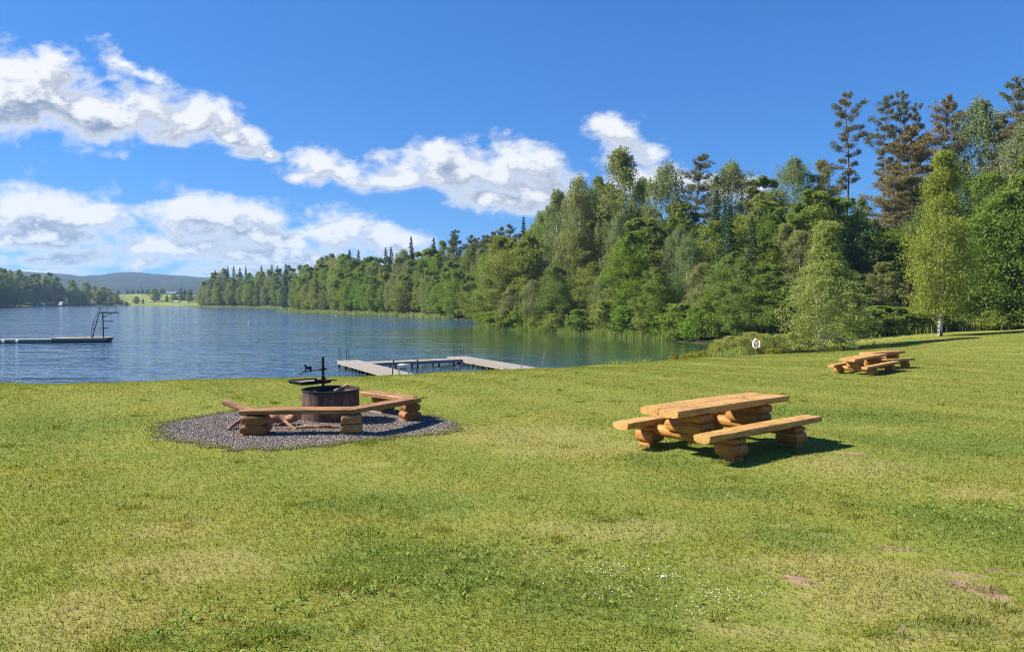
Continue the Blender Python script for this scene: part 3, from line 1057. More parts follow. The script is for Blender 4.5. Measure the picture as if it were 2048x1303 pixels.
LAB = {
    ('head', 'birch'): 'drooping birch in the tall stand on the near headland',
    ('head', 'broad'): 'dense green leafy tree in the near headland wood beside the calm water',
    ('head', 'pine'): 'brown-green pine standing among the near headland birches',
    ('head', 'shrub'): 'low leafy bush overhanging the water along the near headland',
    ('mid', 'birch'): 'drooping birch in the long wood along the middle of the lake shore',
    ('mid', 'broad'): 'rounded leafy tree in the long wood along the middle of the lake shore',
    ('mid', 'pine'): 'rusty-topped pine rising from the wood along the middle of the lake shore',
    ('mid', 'spruce'): 'dark pointed spruce rising from the wood along the middle of the lake shore',
    ('mid', 'shrub'): 'small waterside bush under the trees along the middle of the lake shore',
    ('point', 'birch'): 'distant pale birch on the far wooded point beside the meadow',
    ('point', 'broad'): 'distant leafy tree on the far wooded point beside the meadow',
    ('point', 'spruce'): 'distant dark spruce on the skyline of the far wooded point',
    ('hill', 'birch'): 'grey-green birch on the wooded hillside above the lawn',
    ('hill', 'broad'): 'leafy tree in the mixed wood on the hillside above the lawn',
    ('hill', 'pine'): 'brownish pine on the wooded hillside above the lawn',
    ('hill', 'spruce'): 'dark spruce in the wood on the hillside above the lawn',
    ('hill', 'shrub'): 'shaded bush at the foot of the wooded hillside beyond the lawn',
    ('bank', 'birch'): 'birch in the shaded wood across the lake behind the diving tower',
    ('bank', 'broad'): 'leafy tree in the shaded wood across the lake behind the diving tower',
    ('bank', 'spruce'): 'spruce in the shaded wood across the lake behind the diving tower',
}
GRP = {'head': 'near headland wood', 'mid': 'middle shore wood', 'point': 'far point wood', 'hill': 'hillside wood', 'bank': 'far bank wood'}
KN = {'birch': 'birches', 'broad': 'leafy trees', 'pine': 'pines', 'spruce': 'spruces', 'shrub': 'bushes'}


def grp(reg, kind):
    return KN[kind] + ' of the ' + GRP[reg]


def region(x, y):
    p = pxof(x, y)
    if p < 570: return 'point'
    if p < 955: return 'mid'
    if p < 1420: return 'head'
    return 'hill'


MIX = {'point': [('birch', .4), ('broad', .5), ('spruce', .1)], 'mid': [('birch', .48), ('broad', .47), ('spruce', .02), ('pine', .03)],
       'head': [('birch', .45), ('broad', .55)], 'hill': [('birch', .2), ('broad', .65), ('spruce', .15)], 'bank': [('birch', .3), ('broad', .6), ('spruce', .1)]}


def pick(reg, row):
    u, s = rnd.random(), 0
    if row == 0: return 'broad' if u < .6 else 'birch'
    for k, w in MIX[reg]:
        s += w
        if u < s: return k
    return 'broad'


NTREE = 0


def rows(path, plan, sky, reg=None):
    """plan: (distance inland, spacing, lowest, highest share of the skyline height)"""
    global NTREE
    for r_, (d, sp, lo, hi) in enumerate(plan):
        for x, y, nx_, ny_ in walk(path, sp):
            dd = d + rnd.uniform(-1.5, 1.5)
            X, Y = x + nx_ * dd, y + ny_ * dd
            p = pxof(X, Y)
            if p < -70 or p > 2140 or lake_sd(np.array([X]), np.array([Y]))[0] < .8: continue
            rg_ = reg or region(X, Y)
            z = Tz(X, Y)
            base_py = 600 - (z - EYE) / Y * F
            s = float(np.interp(p, *sky))
            top = base_py - (base_py - s) * rnd.uniform(lo, hi)
            h = (base_py - top) / F * Y
            if h < 2.2: continue
            h = min(h, 27)
            k = pick(rg_, r_)
            w = None
            if k in ('birch', 'broad'):
                w = {'birch': .42, 'broad': .62}[k] * h * rnd.uniform(.85, 1.2)
                w = min(max(w, 5.0), 11.5)
            plant_tree(k, 0, 0, 0, LAB[(rg_, k)], grp(rg_, k), w, None, (X, Y), h)
            NTREE += 1


SHORE_NEAR = [(20.7, 76), (17.5, 84), (13, 94), (8.2, 103.5), (1, 113), (-5.0, 121)]
SHORE_MID = [(-1, 150), (-14.4, 176), (-27, 203), (-60, 251), (-94, 303)]
SHORE_FAR = [(-95, 335), (-118, 395), (-133, 418), (-216, 496), (-236, 545)]
rows(SHORE_NEAR, [(2.2, 5.6, .36, .60), (7.5, 6.0, .55, .78), (14, 6.5, .74, .92)], SKYR)
rows(SHORE_MID, [(2.5, 6.4, .45, .72), (9, 7.0, .72, .95), (17, 7.6, .88, 1.03)], SKYR)
rows(SHORE_FAR, [(3, 8.5, .5, .78), (12, 9.5, .85, 1.06)], SKYR)
rows([(-205, 482), (-232, 540)], [(2, 7, .7, 1.0)], SKYR)
EDGE = [(52, 69.5), (42, 68), (34, 67), (28, 67), (23, 67.5), (19.5, 73)]
rows(EDGE, [(4.0, 5.5, .38, .55), (11, 6.0, .55, .75), (19, 6.5, .70, .88)], SKYR)
BANK = [(-420, 556), (-372, 557), (-338, 604)]
rows([(-329, 614), (-345, 603), (-373, 558), (-337, 480), (-298, 418)][::-1], [(-4, 9.0, .55, .85), (-14, 10, .85, 1.04), (-24, 12, .92, 1.03)], SKYL, 'bank')

# trees that can be told apart, by where they rise in the photograph
u = plant_tree
u('birch', 1240, 109, 292, 'tallest birch of the headland, its tip in front of a small white cloud', None, 8.6, 0)
u('birch', 1160, 112, 345, 'tall drooping birch just short of the tallest headland birch on its lake side', None, 8.0, 1)
u('birch', 1195, 116, 350, 'birch wedged between the two tallest birches at the headland tip', None, 7.0, 2)
u('birch', 1115, 117, 376, 'slender drooping birch at the lake end of the tall headland birches', None, 6.6, 0)
u('birch', 1330, 104, 318, 'open-crowned birch beside the rusty headland pine, darker than its neighbours', None, 7.8, 1)
u('birch', 1282, 112, 352, 'narrow birch below a gap of white cloud on the headland', None, 5.6, 0)
u('pine', 1394, 112, 306, 'reddish-brown pine standing alone among the headland birches', None, 6.4, 1)
u('birch', 1455, 112, 318, 'broad drooping grey-green birch behind the headland bushes next to the reddish pine', None, 9.6, 1)
u('birch', 1582, 112, 310, 'thin see-through birch on the skyline between the headland and the tall lone pine', None, 7.5, 1)
u('birch', 1640, 112, 318, 'feathery birch on the skyline just below the tall lone pine', None, 7.5, 2)
u('broad', 1520, 108, 352, 'leafy tree on the skyline dip beside the thin see-through birch', None, 9.0, 2)
u('pine', 1688, 98, 181, 'tall lone pine with a bare lower trunk against the open sky', None, 5.0, 0)
u('pine', 1764, 100, 190, 'bushy-headed pine of the skyline trio, next to the lone pine', None, 4.6, 0)
u('pine', 1793, 101, 177, 'tallest pine of the skyline trio, with a narrow pointed head', None, 3.6, 1)
u('pine', 1828, 102, 203, 'shortest pine of the skyline trio', None, 3.4, 1)
u('pine', 1818, 88, 250, 'wide rusty-brown pine leaning over the lawn birch from behind', None, 8.0, 2)
u('pine', 1790, 86, 330, 'low rusty-brown pine with sweeping boughs beside the lawn birch', None, 7.0, 2)
u('pine', 1885, 98, 188, 'dark pine top between the skyline trio and the big weeping birch', None, 6.5, 2)
u('birch', 1945, 96, 190, 'big pale weeping birch high on the hillside', None, 9.0, 1)
u('pine', 2000, 94, 225, 'rusty pine beside the big pale weeping birch', None, 6.5, 2)
u('pine', 2036, 92, 148, 'highest pine of the hillside, at the edge of the view', None, 6.5, 1)
u('birch', 2046, 82, 235, 'weeping birch under the highest hillside pine', None, 8.0, 1)
u('birch', 2085, 88, 190, 'outermost weeping birch of the hillside', None, 8.0, 0)
u('broad', 1440, 92, 440, 'broad bright-green leafy tree over the calm water behind the lifebuoy', None, 9.5, 1)
u('broad', 1530, 88, 400, 'large leafy tree rising behind the small lakeside birch', None, 10, 0)
u('broad', 1610, 84, 408, 'rounded leafy tree directly behind the top of the small lakeside birch', None, 9.0, 2)
u('broad', 1690, 84, 430, 'leafy tree filling the gap below the tall lone pine', None, 9.0, 1)
u('broad', 1760, 80, 455, 'dark leafy tree in the shade between the two lawn birches', None, 8.0, 0)
u('broad', 1965, 84, 345, 'leafy tree above the big round maple', None, 9.0, 1)
u('broad', 1008, 122, 470, 'rounded pale-green tree at the very tip of the headland', None, 9.5, 1)
u('broad', 1060, 118, 470, 'second rounded tree back from the headland tip', None, 9.0, 0)
u('broad', 975, 124, 560, 'low spreading willow-like tree hanging over the water at the headland tip', None, 7.0, 1)
u('hero', 1880, 60.5, 298, 'tall lime-green birch with a white trunk standing on the mown lawn', None, 5.4, 0)
u('young', 1650, 57, 440, 'small pale multi-stemmed birch at the lake corner of the lawn', None, 7.2, 0)
u('maple', 2010, 68, 385, 'big round maple at the far edge of the lawn beyond the lawn birch', None, 8.4, 0)
u('broad', 2075, 74, 300, 'leafy tree behind the big round maple', None, 9.0, 2)
# single peaks over the middle wood
for px, D, top in [(823, 225, 473), (1117 * 0 + 700, 262, 499), (718, 268, 500), (772, 240, 495), (783, 236, 494), (868, 215, 476)]:
    u('spruce', px, D, top, LAB[('mid', 'spruce')], grp('mid', 'spruce'))
for px, D, top in [(912, 200, 458), (940, 196, 468), (968, 190, 468), (1000, 184, 452), (1022, 178, 446), (955, 204, 474), (985, 196, 462)]:
    u('pine', px, D, top, LAB[('mid', 'pine')], grp('mid', 'pine'), None, 1 + (px % 2))
for px, D, top in [(432, 520, 540), (457, 510, 533), (469, 505, 531), (481, 505, 534), (493, 500, 532), (524, 490, 531), (545, 480, 528), (556, 470, 530), (572, 400, 528)]:
    u('spruce', px, D, top, LAB[('point', 'spruce')], grp('point', 'spruce'))
u('spruce', 1047, 160, 434, 'thin dark spruce tip showing over the headland tip', None, 4)
# bushes at the water and the foot of the wood
for px, D in [(985, 118.5), (1010, 116), (1040, 113), (1075, 110), (1110, 106), (1160, 101.5), (1210, 98), (1260, 93), (1300, 88.5), (1330, 85.5), (1365, 82), (1395, 79), (1425, 78)]:
    u('shrub', px, D, 0, LAB[('head', 'shrub')], grp('head', 'shrub'), rnd.uniform(3.6, 5.5), None, None, rnd.uniform(2.4, 4.6))
for px, D in [(1735, 66), (1765, 67.5), (1800, 67), (1835, 68), (1872, 67), (1915, 68.5), (1950, 69), (1700, 66)]:
    u('shrub', px, D, 0, LAB[('hill', 'shrub')], grp('hill', 'shrub'), rnd.uniform(3.0, 4.5), None, None, rnd.uniform(1.6, 3.2))
u('shrub', 1985, 66.5, 0, 'bright low bush under the big round maple', None, 3.6, 0, None, 1.7)
u('shrub', 2035, 66.5, 0, 'bright spreading bush at the edge of the lawn under the outer maple boughs', None, 4.2, 1, None, 2.0)
for px, D, w, h in [(1440, 59, 1.8, 1.25), (1462, 58, 1.9, 1.5), (1486, 57, 2.0, 1.4), (1530, 57.5, 2.2, 1.6), (1556, 57, 2.2, 1.5), (1582, 57.5, 2.4, 1.6), (1608, 58, 2.2, 1.4), (1690, 57.5, 1.8, 1.2), (1505, 59.5, 2.2, 1.7)]:
    u('bank', px, D, 0, 'waist-high bright bush by the lifebuoy post at the lake corner of the lawn', 'bushes by the lifebuoy post', w, None, None, h)
for px, D in [(1350, 45), (1366, 46.5), (1382, 48), (1398, 49.5), (1410, 51), (1425, 53), (1438, 54.5), (1545, 56.2)]:
    u('yellow', px, D, 0, 'small yellow-flowering plant where the lawn meets the calm water', 'yellow plants on the bank', rnd.uniform(.7, 1.2), None, None, rnd.uniform(.45, .85))
# the meadow at the far end of the lake
for px in (238, 256, 267, 277, 286, 295, 300):
    u('spruce', px, 760, 578 + rnd.uniform(-2, 1.5), 'small dark spruce in the row along the top of the far meadow', 'spruces along the far meadow', 4.6)
for px, top in ((324, 576), (329, 576)):
    u('spruce', px, 770, top, 'dark spruce behind the long low farmhouse', 'spruces behind the farmhouse', 4.6)
u('broad', 273, 625, 592, 'round dark tree standing alone in the far yellow meadow', None, 6.5, 1)
u('broad', 287, 625, 597, 'small upright tree next to the round meadow tree', None, 2.2, 2)
u('broad', 311, 650, 577, 'largest leafy tree at the far end of the lake, in front of the farmhouse', None, 11, 0)
u('broad', 334, 640, 590, 'small light tree between the two lakeside sheds', None, 4.0, 2)
u('broad', 349, 650, 587, 'wide low tree behind the grey-roofed shed', None, 7.5, 1)
u('spruce', 363, 660, 574, 'tall dark spruce behind the grey-roofed shed', None, 7, 0)
u('spruce', 371, 660, 578, 'second dark spruce beside the tall one behind the grey-roofed shed', None, 6, 1)
u('broad', 380, 640, 578, 'tree next to the point wood at the end of the far meadow', None, 7, 2)
u('broad', 234, 612, 586, 'leafy tree where the far bank wood meets the meadow', None, 6, 2)
u('shrub', 252, 609, 0, 'dark bush at the water below the far meadow', None, 5, 0, None, 3)
print('trees', NTREE)


# ------------------------------------------------------------------ hewn log furniture
def hewn(mb, c, size, bx=0.0, by=0.0, nz=7, corner=.02, rg=rnd):
    """short hewn log: rectangular in plan, sides bulging between flat top and bottom"""
    sx, sy, sz = size[0] / 2, size[1] / 2, size[2]
    rings = []
    for i in range(nz):
        tt = i / (nz - 1)
        q = math.sqrt(max(0, 1 - (2 * tt - 1) ** 2))
        ex, ey = sx - bx * (1 - q), sy - by * (1 - q)
        ring = []
        for k, (ux, uy) in enumerate(((1, 1), (-1, 1), (-1, -1), (1, -1))):
            a0 = (0, PI / 2, PI, 3 * PI / 2)[k]
            for j in range(4):
                a = a0 + j * PI / 6
                ring.append((c[0] + ux * (ex - corner) + corner * math.cos(a), c[1] + uy * (ey - corner) + corner * math.sin(a), c[2] + tt * sz))
        # side midpoints keep long faces from being perfectly flat
        rings.append(ring)
    mb.loft(rings)


def slab(mb, L, w, th, n=16, wav=.012, seed=0, live=.6):
    """half-log plank lying along x: flat top at z=0, rounded below, live edges"""
    rg = random.Random(seed)
    ph = [rg.uniform(0, 6.28) for _ in range(4)]
    rings = []
    for i in range(n + 1):
        x = -L / 2 + L * i / n
        e = 1 - (.035 if i in (0, n) else 0)
        wl = w / 2 * e + wav * math.sin(2.1 * x + ph[0]) + wav * .5 * math.sin(5.3 * x + ph[1])
        wr = w / 2 * e + wav * math.sin(1.8 * x + ph[2]) + wav * .5 * math.sin(4.7 * x + ph[3])
        top = -.006 * (i in (0, n)) + .003 * math.sin(3 * x + ph[0])
        bot = -th * (1 + .06 * math.sin(2.7 * x + ph[2]))
        prof = [(-wl + .012, top), (-wl * .5, top + .002), (0, top), (wr * .5, top + .002), (wr - .012, top), (wr, top - .014), (wr - .004, -th * .45), (wr * (1 - .22 * live), -th * .8), (wr * .5, bot), (0, bot),
                (-wl * .5, bot), (-wl * (1 - .22 * live), -th * .8), (-wl + .004, -th * .45), (-wl, top - .014)]
        rings.append([(x, y, z) for y, z in prof])
    mb.loft(rings)


def tilt_to_ground(o, x, y):
    """stand a thing square on the sloping lawn"""
    e = .6
    nx_ = (Tz(x + e, y) - Tz(x - e, y)) / (2 * e)
    ny_ = (Tz(x, y + e) - Tz(x, y - e)) / (2 * e)
    n = Vector((-nx_, -ny_, 1)).normalized()
    q = Vector((0, 0, 1)).rotation_difference(n)
    rz = o.rotation_euler.z
    o.rotation_euler = (q.to_matrix() @ Matrix.Rotation(rz, 3, 'Z')).to_euler()


def picnic_table(x, y, rz, label, group=None):
    t_ = empty('picnic_table', (x, y, Tz(x, y) - .01), label, 'picnic table', group, rz)
    L, H = 2.72, .70
    for k, (yy_, w) in enumerate(((.19, .37), (-.19, .385))):
        m = MB()
        slab(m, L + (.03 if k else 0), w, .115, 18, .006, 3 + k, .3)
        m.build('table_plank', M['pine_x'], t_, True, loc=(0, yy_, H))
    for sx in (-.72, .78):
        # cross log that carries the pedestal and both benches
        m = MB()
        r_ = .095
        m.tube([(sx, -.66, .25), (sx, -.3, .252), (sx, .3, .252), (sx, .66, .25)], [r_ * .96, r_, r_, r_ * .96], 14, rough=.03, rg=rnd)
        m.build('cross_log', M['pine_y'], t_, True)
        m = MB()
        hewn(m, (sx, 0, .472), (.29, .72, .115), .008, .02, 6)
        up_ = m.build('pedestal', M['pine_y'], t_, True)
        m = MB()
        hewn(m, (sx, 0, .30), (.30, .68, .170), .018, .075, 9)
        m.build('pedestal_log', M['pine_y'], up_, True)
    for sy in (-1, 1):
        m = MB()
        slab(m, 2.78, .315, .11, 18, .008, 9 + sy, .5)
        m.build('bench_seat', M['pine_x'], t_, True, loc=(.02, sy * .77, .415))
        for sx in (-.72, .78):
            m = MB()
            hewn(m, (sx, sy * .77, .235), (.27, .34, .075), .018, .03, 6)
            p_ = m.build('bench_post', M['pine_y'], t_, True)
            m = MB()
            hewn(m, (sx, sy * .77, .055), (.29, .38, .178), .032, .042, 9)
            m.build('post_log', M['pine_y'], p_, True)
            m = MB()
            hewn(m, (sx, sy * .77, -.06), (.22, .28, .118), .02, .02, 4)
            m.build('post_foot', M['pine_y'], p_, True)
    tilt_to_ground(t_, x, y)
    return t_


tb = picnic_table(3.22, 11.25, R(37), 'largest log picnic table, standing alone on the open lawn with its shadow beside it')
c2 = copy_tree(tb)
p = G(1728, 745)
c2.location = (p.x, p.y, p.z - .01)
c2.rotation_euler = (0, 0, R(35))
c2.scale = (.80, .82, .90)
tilt_to_ground(c2, p.x, p.y)
c2['label'] = 'distant log picnic table, the one in front of a second table farther back'
c2['group'] = 'pair of log picnic tables across the lawn'
c3 = copy_tree(tb)
p = P(1765, 735, 28.2)
c3.location = (p.x, p.y, Tz(p.x, p.y) - .01)
c3.rotation_euler = (0, 0, R(22))
c3.scale = (.66, .76, .92)
tilt_to_ground(c3, p.x, p.y)
c3['label'] = 'distant log picnic table half hidden behind another log table'
c3['group'] = 'pair of log picnic tables across the lawn'

# ------------------------------------------------------------------ the gravel round the fire pit
GP = [G(*q) for q in [(296, 862), (326, 846), (372, 836), (430, 827), (490, 820), (560, 817), (650, 815), (740, 818), (830, 825), (890, 838), (930, 862), (880, 869), (800, 873), (728, 885),
                      (640, 893), (560, 899), (470, 902), (400, 893), (335, 880)]]
gc = Vector((sum(p.x for p in GP) / len(GP), sum(p.y for p in GP) / len(GP), 0))
gpoly = []
for i, p in enumerate(GP):
    q = GP[(i + 1) % len(GP)]
    for k in range(6):
        f = k / 6
        x, y = p.x + (q.x - p.x) * f, p.y + (q.y - p.y) * f
        s = 1 + rnd.uniform(-.045, .03) + .025 * math.sin(i * 2.1 + k * .9)
        gpoly.append((gc.x + (x - gc.x) * s, gc.y + (y - gc.y) * s))
gpoly = np.array(gpoly)
NB = len(gpoly)
fr = np.r_[0.02, np.linspace(.1, 1, 12)]
gx_ = gc.x + (gpoly[None, :, 0] - gc.x) * fr[:, None]
gy_ = gc.y + (gpoly[None, :, 1] - gc.y) * fr[:, None]
gz_ = T(gx_, gy_) + .016 - .012 * (fr[:, None] > .99)
ii = np.arange(gx_.size).reshape(gx_.shape)
jj = np.roll(ii, -1, axis=1)
gm = np_mesh('gravel', np.c_[gx_.ravel(), gy_.ravel(), gz_.ravel()], np.c_[ii[:-1].ravel(), ii[1:].ravel(), jj[1:].ravel(), jj[:-1].ravel()], True)
tag(link('gravel', gm, M['gravel']), kind='structure')


def in_poly(x, y, poly):
    ins = np.zeros(x.shape, bool)
    n = len(poly)
    for i in range(n):
        ax, ay = poly[i]
        bx, by = poly[(i + 1) % n]
        c_ = (by > y) != (ay > y)
        ins ^= c_ & (x < ax + (y - ay) / ((by - ay) if by != ay else 1e-9) * (bx - ax))
    return ins


rg = np.random.default_rng(5)
n = 30000
sx_ = rg.uniform(gpoly[:, 0].min() - .3, gpoly[:, 0].max() + .3, n)
sy_ = rg.uniform(gpoly[:, 1].min() - .2, gpoly[:, 1].max() + .2, n)
stray = np.array(gc.to_2d()) + (gpoly - np.array(gc.to_2d())) * 1.07
k = in_poly(sx_, sy_, gpoly) | (in_poly(sx_, sy_, stray) & (rg.random(n) < .22))
sx_, sy_ = sx_[k], sy_[k]
sz_ = T(sx_, sy_) + .018
OCT = np.array([(1, 0, 0), (0, 1, 0), (-1, 0, 0), (0, -1, 0), (.15, .1, .75), (0, 0, -.6)])
OF = np.array([(0, 1, 4), (1, 2, 4), (2, 3, 4), (3, 0, 4), (1, 0, 5), (2, 1, 5), (3, 2, 5), (0, 3, 5)])
m_ = len(sx_)
s_ = .0085 + .016 * rg.random(m_) ** 2.2
an = rg.uniform(0, 6.28, m_)
ca, sa = np.cos(an)[:, None], np.sin(an)[:, None]
jt = OCT[None] * (1 + rg.uniform(-.3, .3, (m_, 6, 3))) * s_[:, None, None]
vx = jt[:, :, 0] * ca - jt[:, :, 1] * sa * .75 + sx_[:, None]
vy = jt[:, :, 0] * sa + jt[:, :, 1] * ca * .75 + sy_[:, None]
vz = jt[:, :, 2] + sz_[:, None]
st = np_mesh('pebbles', np.stack([vx, vy, vz], 2).reshape(-1, 3), (OF[None] + (np.arange(m_) * 6)[:, None, None]).reshape(-1, 3), False, {'rnd': np.repeat(rg.random(m_), 8)})
tag(link('gravel_stones', st, M['stones']), kind='stuff')

# ------------------------------------------------------------------ fire pit
fp = G(648, 846)
fp.y += .52
fz = Tz(fp.x, fp.y)
pit = empty('fire_pit', (fp.x, fp.y, fz), 'round rusty steel fire pit with a swivel grill tray on a black pole', 'fire pit')
m = MB()
RD, HD = .535, .60
prof = [(RD, -.03), (RD, .2), (RD + .004, .3), (RD, .45), (RD, HD - .03), (RD + .016, HD - .012), (RD + .016, HD), (RD - .02, HD), (RD - .022, HD - .03), (RD - .022, -.03)]
m.lathe(prof, 56)
drum = m.build('drum', M['drum'], pit, True)
m = MB()
for an in (R(-62), R(-100), R(-20)):
    ca, sa = math.cos(an), math.sin(an)
    m.tube([(ca * (RD + .004), sa * (RD + .004), 0), (ca * (RD + .004), sa * (RD + .004), HD - .03)], .006, 6)
an = R(-66 + 10)
rr_ = []
for k in range(20):
    q = 2 * PI * k / 20
    rr_.append((math.cos(an + .07 * math.cos(q)) * (RD + .005), math.sin(an + .07 * math.cos(q)) * (RD + .005), HD * .66 + .042 * math.sin(q)))
m.tube(rr_ + [rr_[0]], .005, 5, cap=False)
m.build('weld_seam', M['drum'], drum)
m = MB()
rings = []
for q in range(5):
    r_ = (RD - .025) * (1 - q / 5)
    rings.append([(r_ * math.cos(2 * PI * k / 28), r_ * math.sin(2 * PI * k / 28), HD - .10 + .035 * rnd.random() + .015 * q) for k in range(28)])
m.loft(rings)
m.build('ash', M['ash'], pit, False)
px_, py_ = -.145, .0
m = MB()
m.tube([(px_, py_, .2), (px_, py_, 1.205)], .027, 14)
pole = m.build('pole', M['iron'], pit, True)
for zc in (.975, .79):
    m = MB()
    m.tube([(px_, py_, zc - .03), (px_, py_, zc + .03)], .038, 14)
    m.tube([(px_ + .03, py_ - .01, zc), (px_ + .085, py_ - .03, zc)], .011, 8)
    m.build('collar', M['iron'], pole, True)
m = MB()
m.tube([(px_ - .03, py_ - .03, .965), (px_ - .2, -.04, .95), (px_ - .38, -.05, .915), (px_ - .39, -.05, .89), (px_ - .415, -.05, .885), (px_ - .435, -.05, .892)], [.011, .011, .011, .01, .01, .008], 8)
arm = m.build('swing_arm', M['iron'], pit, True)
hz = [(-.075, 0), (-.05, 0), (-.048, .04), (-.01, .045), (.02, .04), (.03, .003), (.055, .003), (.056, .05), (.062, .085), (.055, .1), (.03, .105), (-.02, .098), (-.04, .105), (-.055, .125), (-.062, .14), (-.068, .13),
      (-.08, .122), (-.092, .1), (-.085, .09), (-.07, .098), (-.066, .07), (-.07, .04)]
m = MB()
m.prism([(px_ - .262 + a, .927 - .02 * a / .1 * .5 + b) for a, b in hz], -.052, -.040)
m.build('horse_figure', M['iron'], arm)
# grill tray hung on the lower collar
m = MB()
TR = [(-.80, -.10), (-.42, -.46), (.03, .02), (-.33, .26)]
z0, z1 = .705, .77
cx_ = sum(a for a, b in TR) / 4
cy_ = sum(b for a, b in TR) / 4
inn = [(cx_ + (a - cx_) * .9, cy_ + (b - cy_) * .9) for a, b in TR]
vs = [(a, b, z1) for a, b in TR] + [(a, b, z0) for a, b in inn] + [(cx_ + (a - cx_) * .985, cy_ + (b - cy_) * .985, z1 + .004) for a, b in TR] + [(a, b, z0 + .012) for a, b in [(cx_ + (a - cx_) * .88, cy_ + (b - cy_) * .88) for a, b in TR]]
fs = [(4, 5, 6, 7), (11, 10, 9, 8 + 4 - 4)] if False else []
fs += [(7, 6, 5, 4), (12, 13, 14, 15)]
for k in range(4):
    k2 = (k + 1) % 4
    fs += [(k, k2, 4 + k2, 4 + k), (8 + k2, 8 + k, 12 + k, 12 + k2), (k2, k, 8 + k, 8 + k2)]
m.poly(vs, fs)
tray = m.build('grill_tray', M['iron'], pit)
m = MB()
for k in range(1, 14):
    f = k / 14
    a0, a1 = Vector(inn[0]).lerp(Vector(inn[3]), f), Vector(inn[1]).lerp(Vector(inn[2]), f)
    m.tube([(a0.x, a0.y, .747), (a1.x, a1.y, .747)], .006, 5)
m.build('grill_bars', M['iron'], tray)
m = MB()
m.box((px_ + .10, -.04, .76), (.34, .045, .02), R(8))
m.tube([(px_, py_, .765), (-.3, -.05, .765)], .014, 8)
m.build('tray_bracket', M['iron'], tray)
for k, (pts, lab) in enumerate([([(-.2, -.22, .57), (.02, -.05, .60), (.22, .12, .58)], 'charred log lying across the ash inside the steel fire pit'),
                                ([(.1, -.16, .57), (.3, .12, .66)], 'pale half-burnt stick leaning on the inner rim of the fire pit')]):
    m = MB()
    m.tube([Vector(q) + Vector((fp.x, fp.y, fz)) for q in pts], [.05, .045, .03][:len(pts)] if k == 0 else [.028, .022], 8, rough=.15, rg=rnd)
    tag(m.build('charred_log' if k == 0 else 'stick', M['char'] if k == 0 else M['cut'], None, False), lab, 'firewood')

# ------------------------------------------------------------------ angled log bench round the fire
sup_px = [(505, 873), (699, 871), (818, 843), (765, 829)]
SP_ = [G(*q) for q in sup_px]
SP_[3] = P(765, 826, SP_[2].y + 1.12)
bench = empty('angled_bench', (SP_[1].x, SP_[1].y, Tz(SP_[1].x, SP_[1].y)), 'angled three-plank log bench bent round the fire pit on the gravel', 'bench')
bo = Vector(bench.location)


def seat_pt(px, py, D):
    return P(px, py, D)


SEAT = .445
joint = [P(476, 821, SP_[0].y + .02), P(706, 821, SP_[1].y + .02), P(843, 800, SP_[2].y + .05), P(741, 786, SP_[2].y + 1.3)]
dep = []
for q in joint:
    q.z = Tz(q.x, q.y) + SEAT
joint[3].x = P(745, 790, joint[3].y).x


def bench_plank(a, b, w, inward, seed, e0=0, e1=0):
    """seat plank whose outer edge runs from a to b"""
    d = (b - a).normalized()
    n_ = Vector((-d.y, d.x, 0)).normalized() * inward
    a2, b2 = a + n_ * w / 2 - d * e0, b + n_ * w / 2 + d * e1
    mid = (a2 + b2) / 2
    m = MB()
    slab(m, (b2 - a2).length, w, .095, 16, .007, seed, .25)
    o = m.build('seat_plank', M['bench_wood'], bench, True)
    o.matrix_local = Matrix.Translation(mid - bo) @ (d.to_track_quat('X', 'Z')).to_matrix().to_4x4()
    return o


pl1 = bench_plank(joint[0], joint[1] - Vector((.004, 0, 0)), .34, 1, 21)
pl2 = bench_plank(joint[1] + Vector((.03, .01, -.003)), joint[2], .30, 1, 22, 0, .0)
pl3 = bench_plank(joint[2] + Vector((-.10, .30, -.002)), joint[3] + Vector((0, .05, 0)), .34, 1, 23)
m = MB()
q = joint[1] + Vector((.0, -.004, -.045)) - bo
m.tube([q + Vector((-.02, 0, .035)), q + Vector((.012, -.012, .03)), q + Vector((.018, -.012, -.02)), q + Vector((-.006, -.004, -.03))], .009, 6)
m.build('iron_staple', M['iron'], bench)


def support(p, rz, wdt, dpt, kind, inset):
    g = Vector((p.x, p.y + inset, 0))
    z = Tz(g.x, g.y)
    m = MB()
    hh = (SEAT - .095 - .035) / 2 - .003
    if kind == 'round':
        hewn(m, (0, 0, .035 + hh + .002), (wdt * .88, dpt, hh), .085, .01, 9)
    else:
        hewn(m, (0, 0, .035 + hh + .002), (wdt * .9, dpt, hh), .035, .05, 8)
    o = m.build('log_support', M['bench_log'] if kind == 'round' else M['rough_wood'], bench, True, 0, Vector((g.x, g.y, z)) - bo, rz)
    m = MB()
    if kind == 'round':
        hewn(m, (0, 0, .035), (wdt, dpt * 1.03, hh), .095, .01, 9)
    else:
        hewn(m, (0, 0, .035), (wdt * .96, dpt, hh), .035, .05, 8)
    m.build('lower_log', M['bench_log'] if kind == 'round' else M['rough_wood'], o, True)
    m = MB()
    m.box((0, 0, .0), (wdt * 1.08, dpt * 1.1, .066))
    m.build('base_board', M['base_board'] if kind == 'round' else M['grey_wood'], o, bevel=.006)


support(SP_[0], R(4), .47, .34, 'round', .17)
support(SP_[1], R(12), .38, .34, 'split', .17)
support(SP_[2], R(28), .36, .34, 'round', .16)
support(SP_[3], R(50), .40, .34, 'split', .12)

# ------------------------------------------------------------------ firewood on the gravel


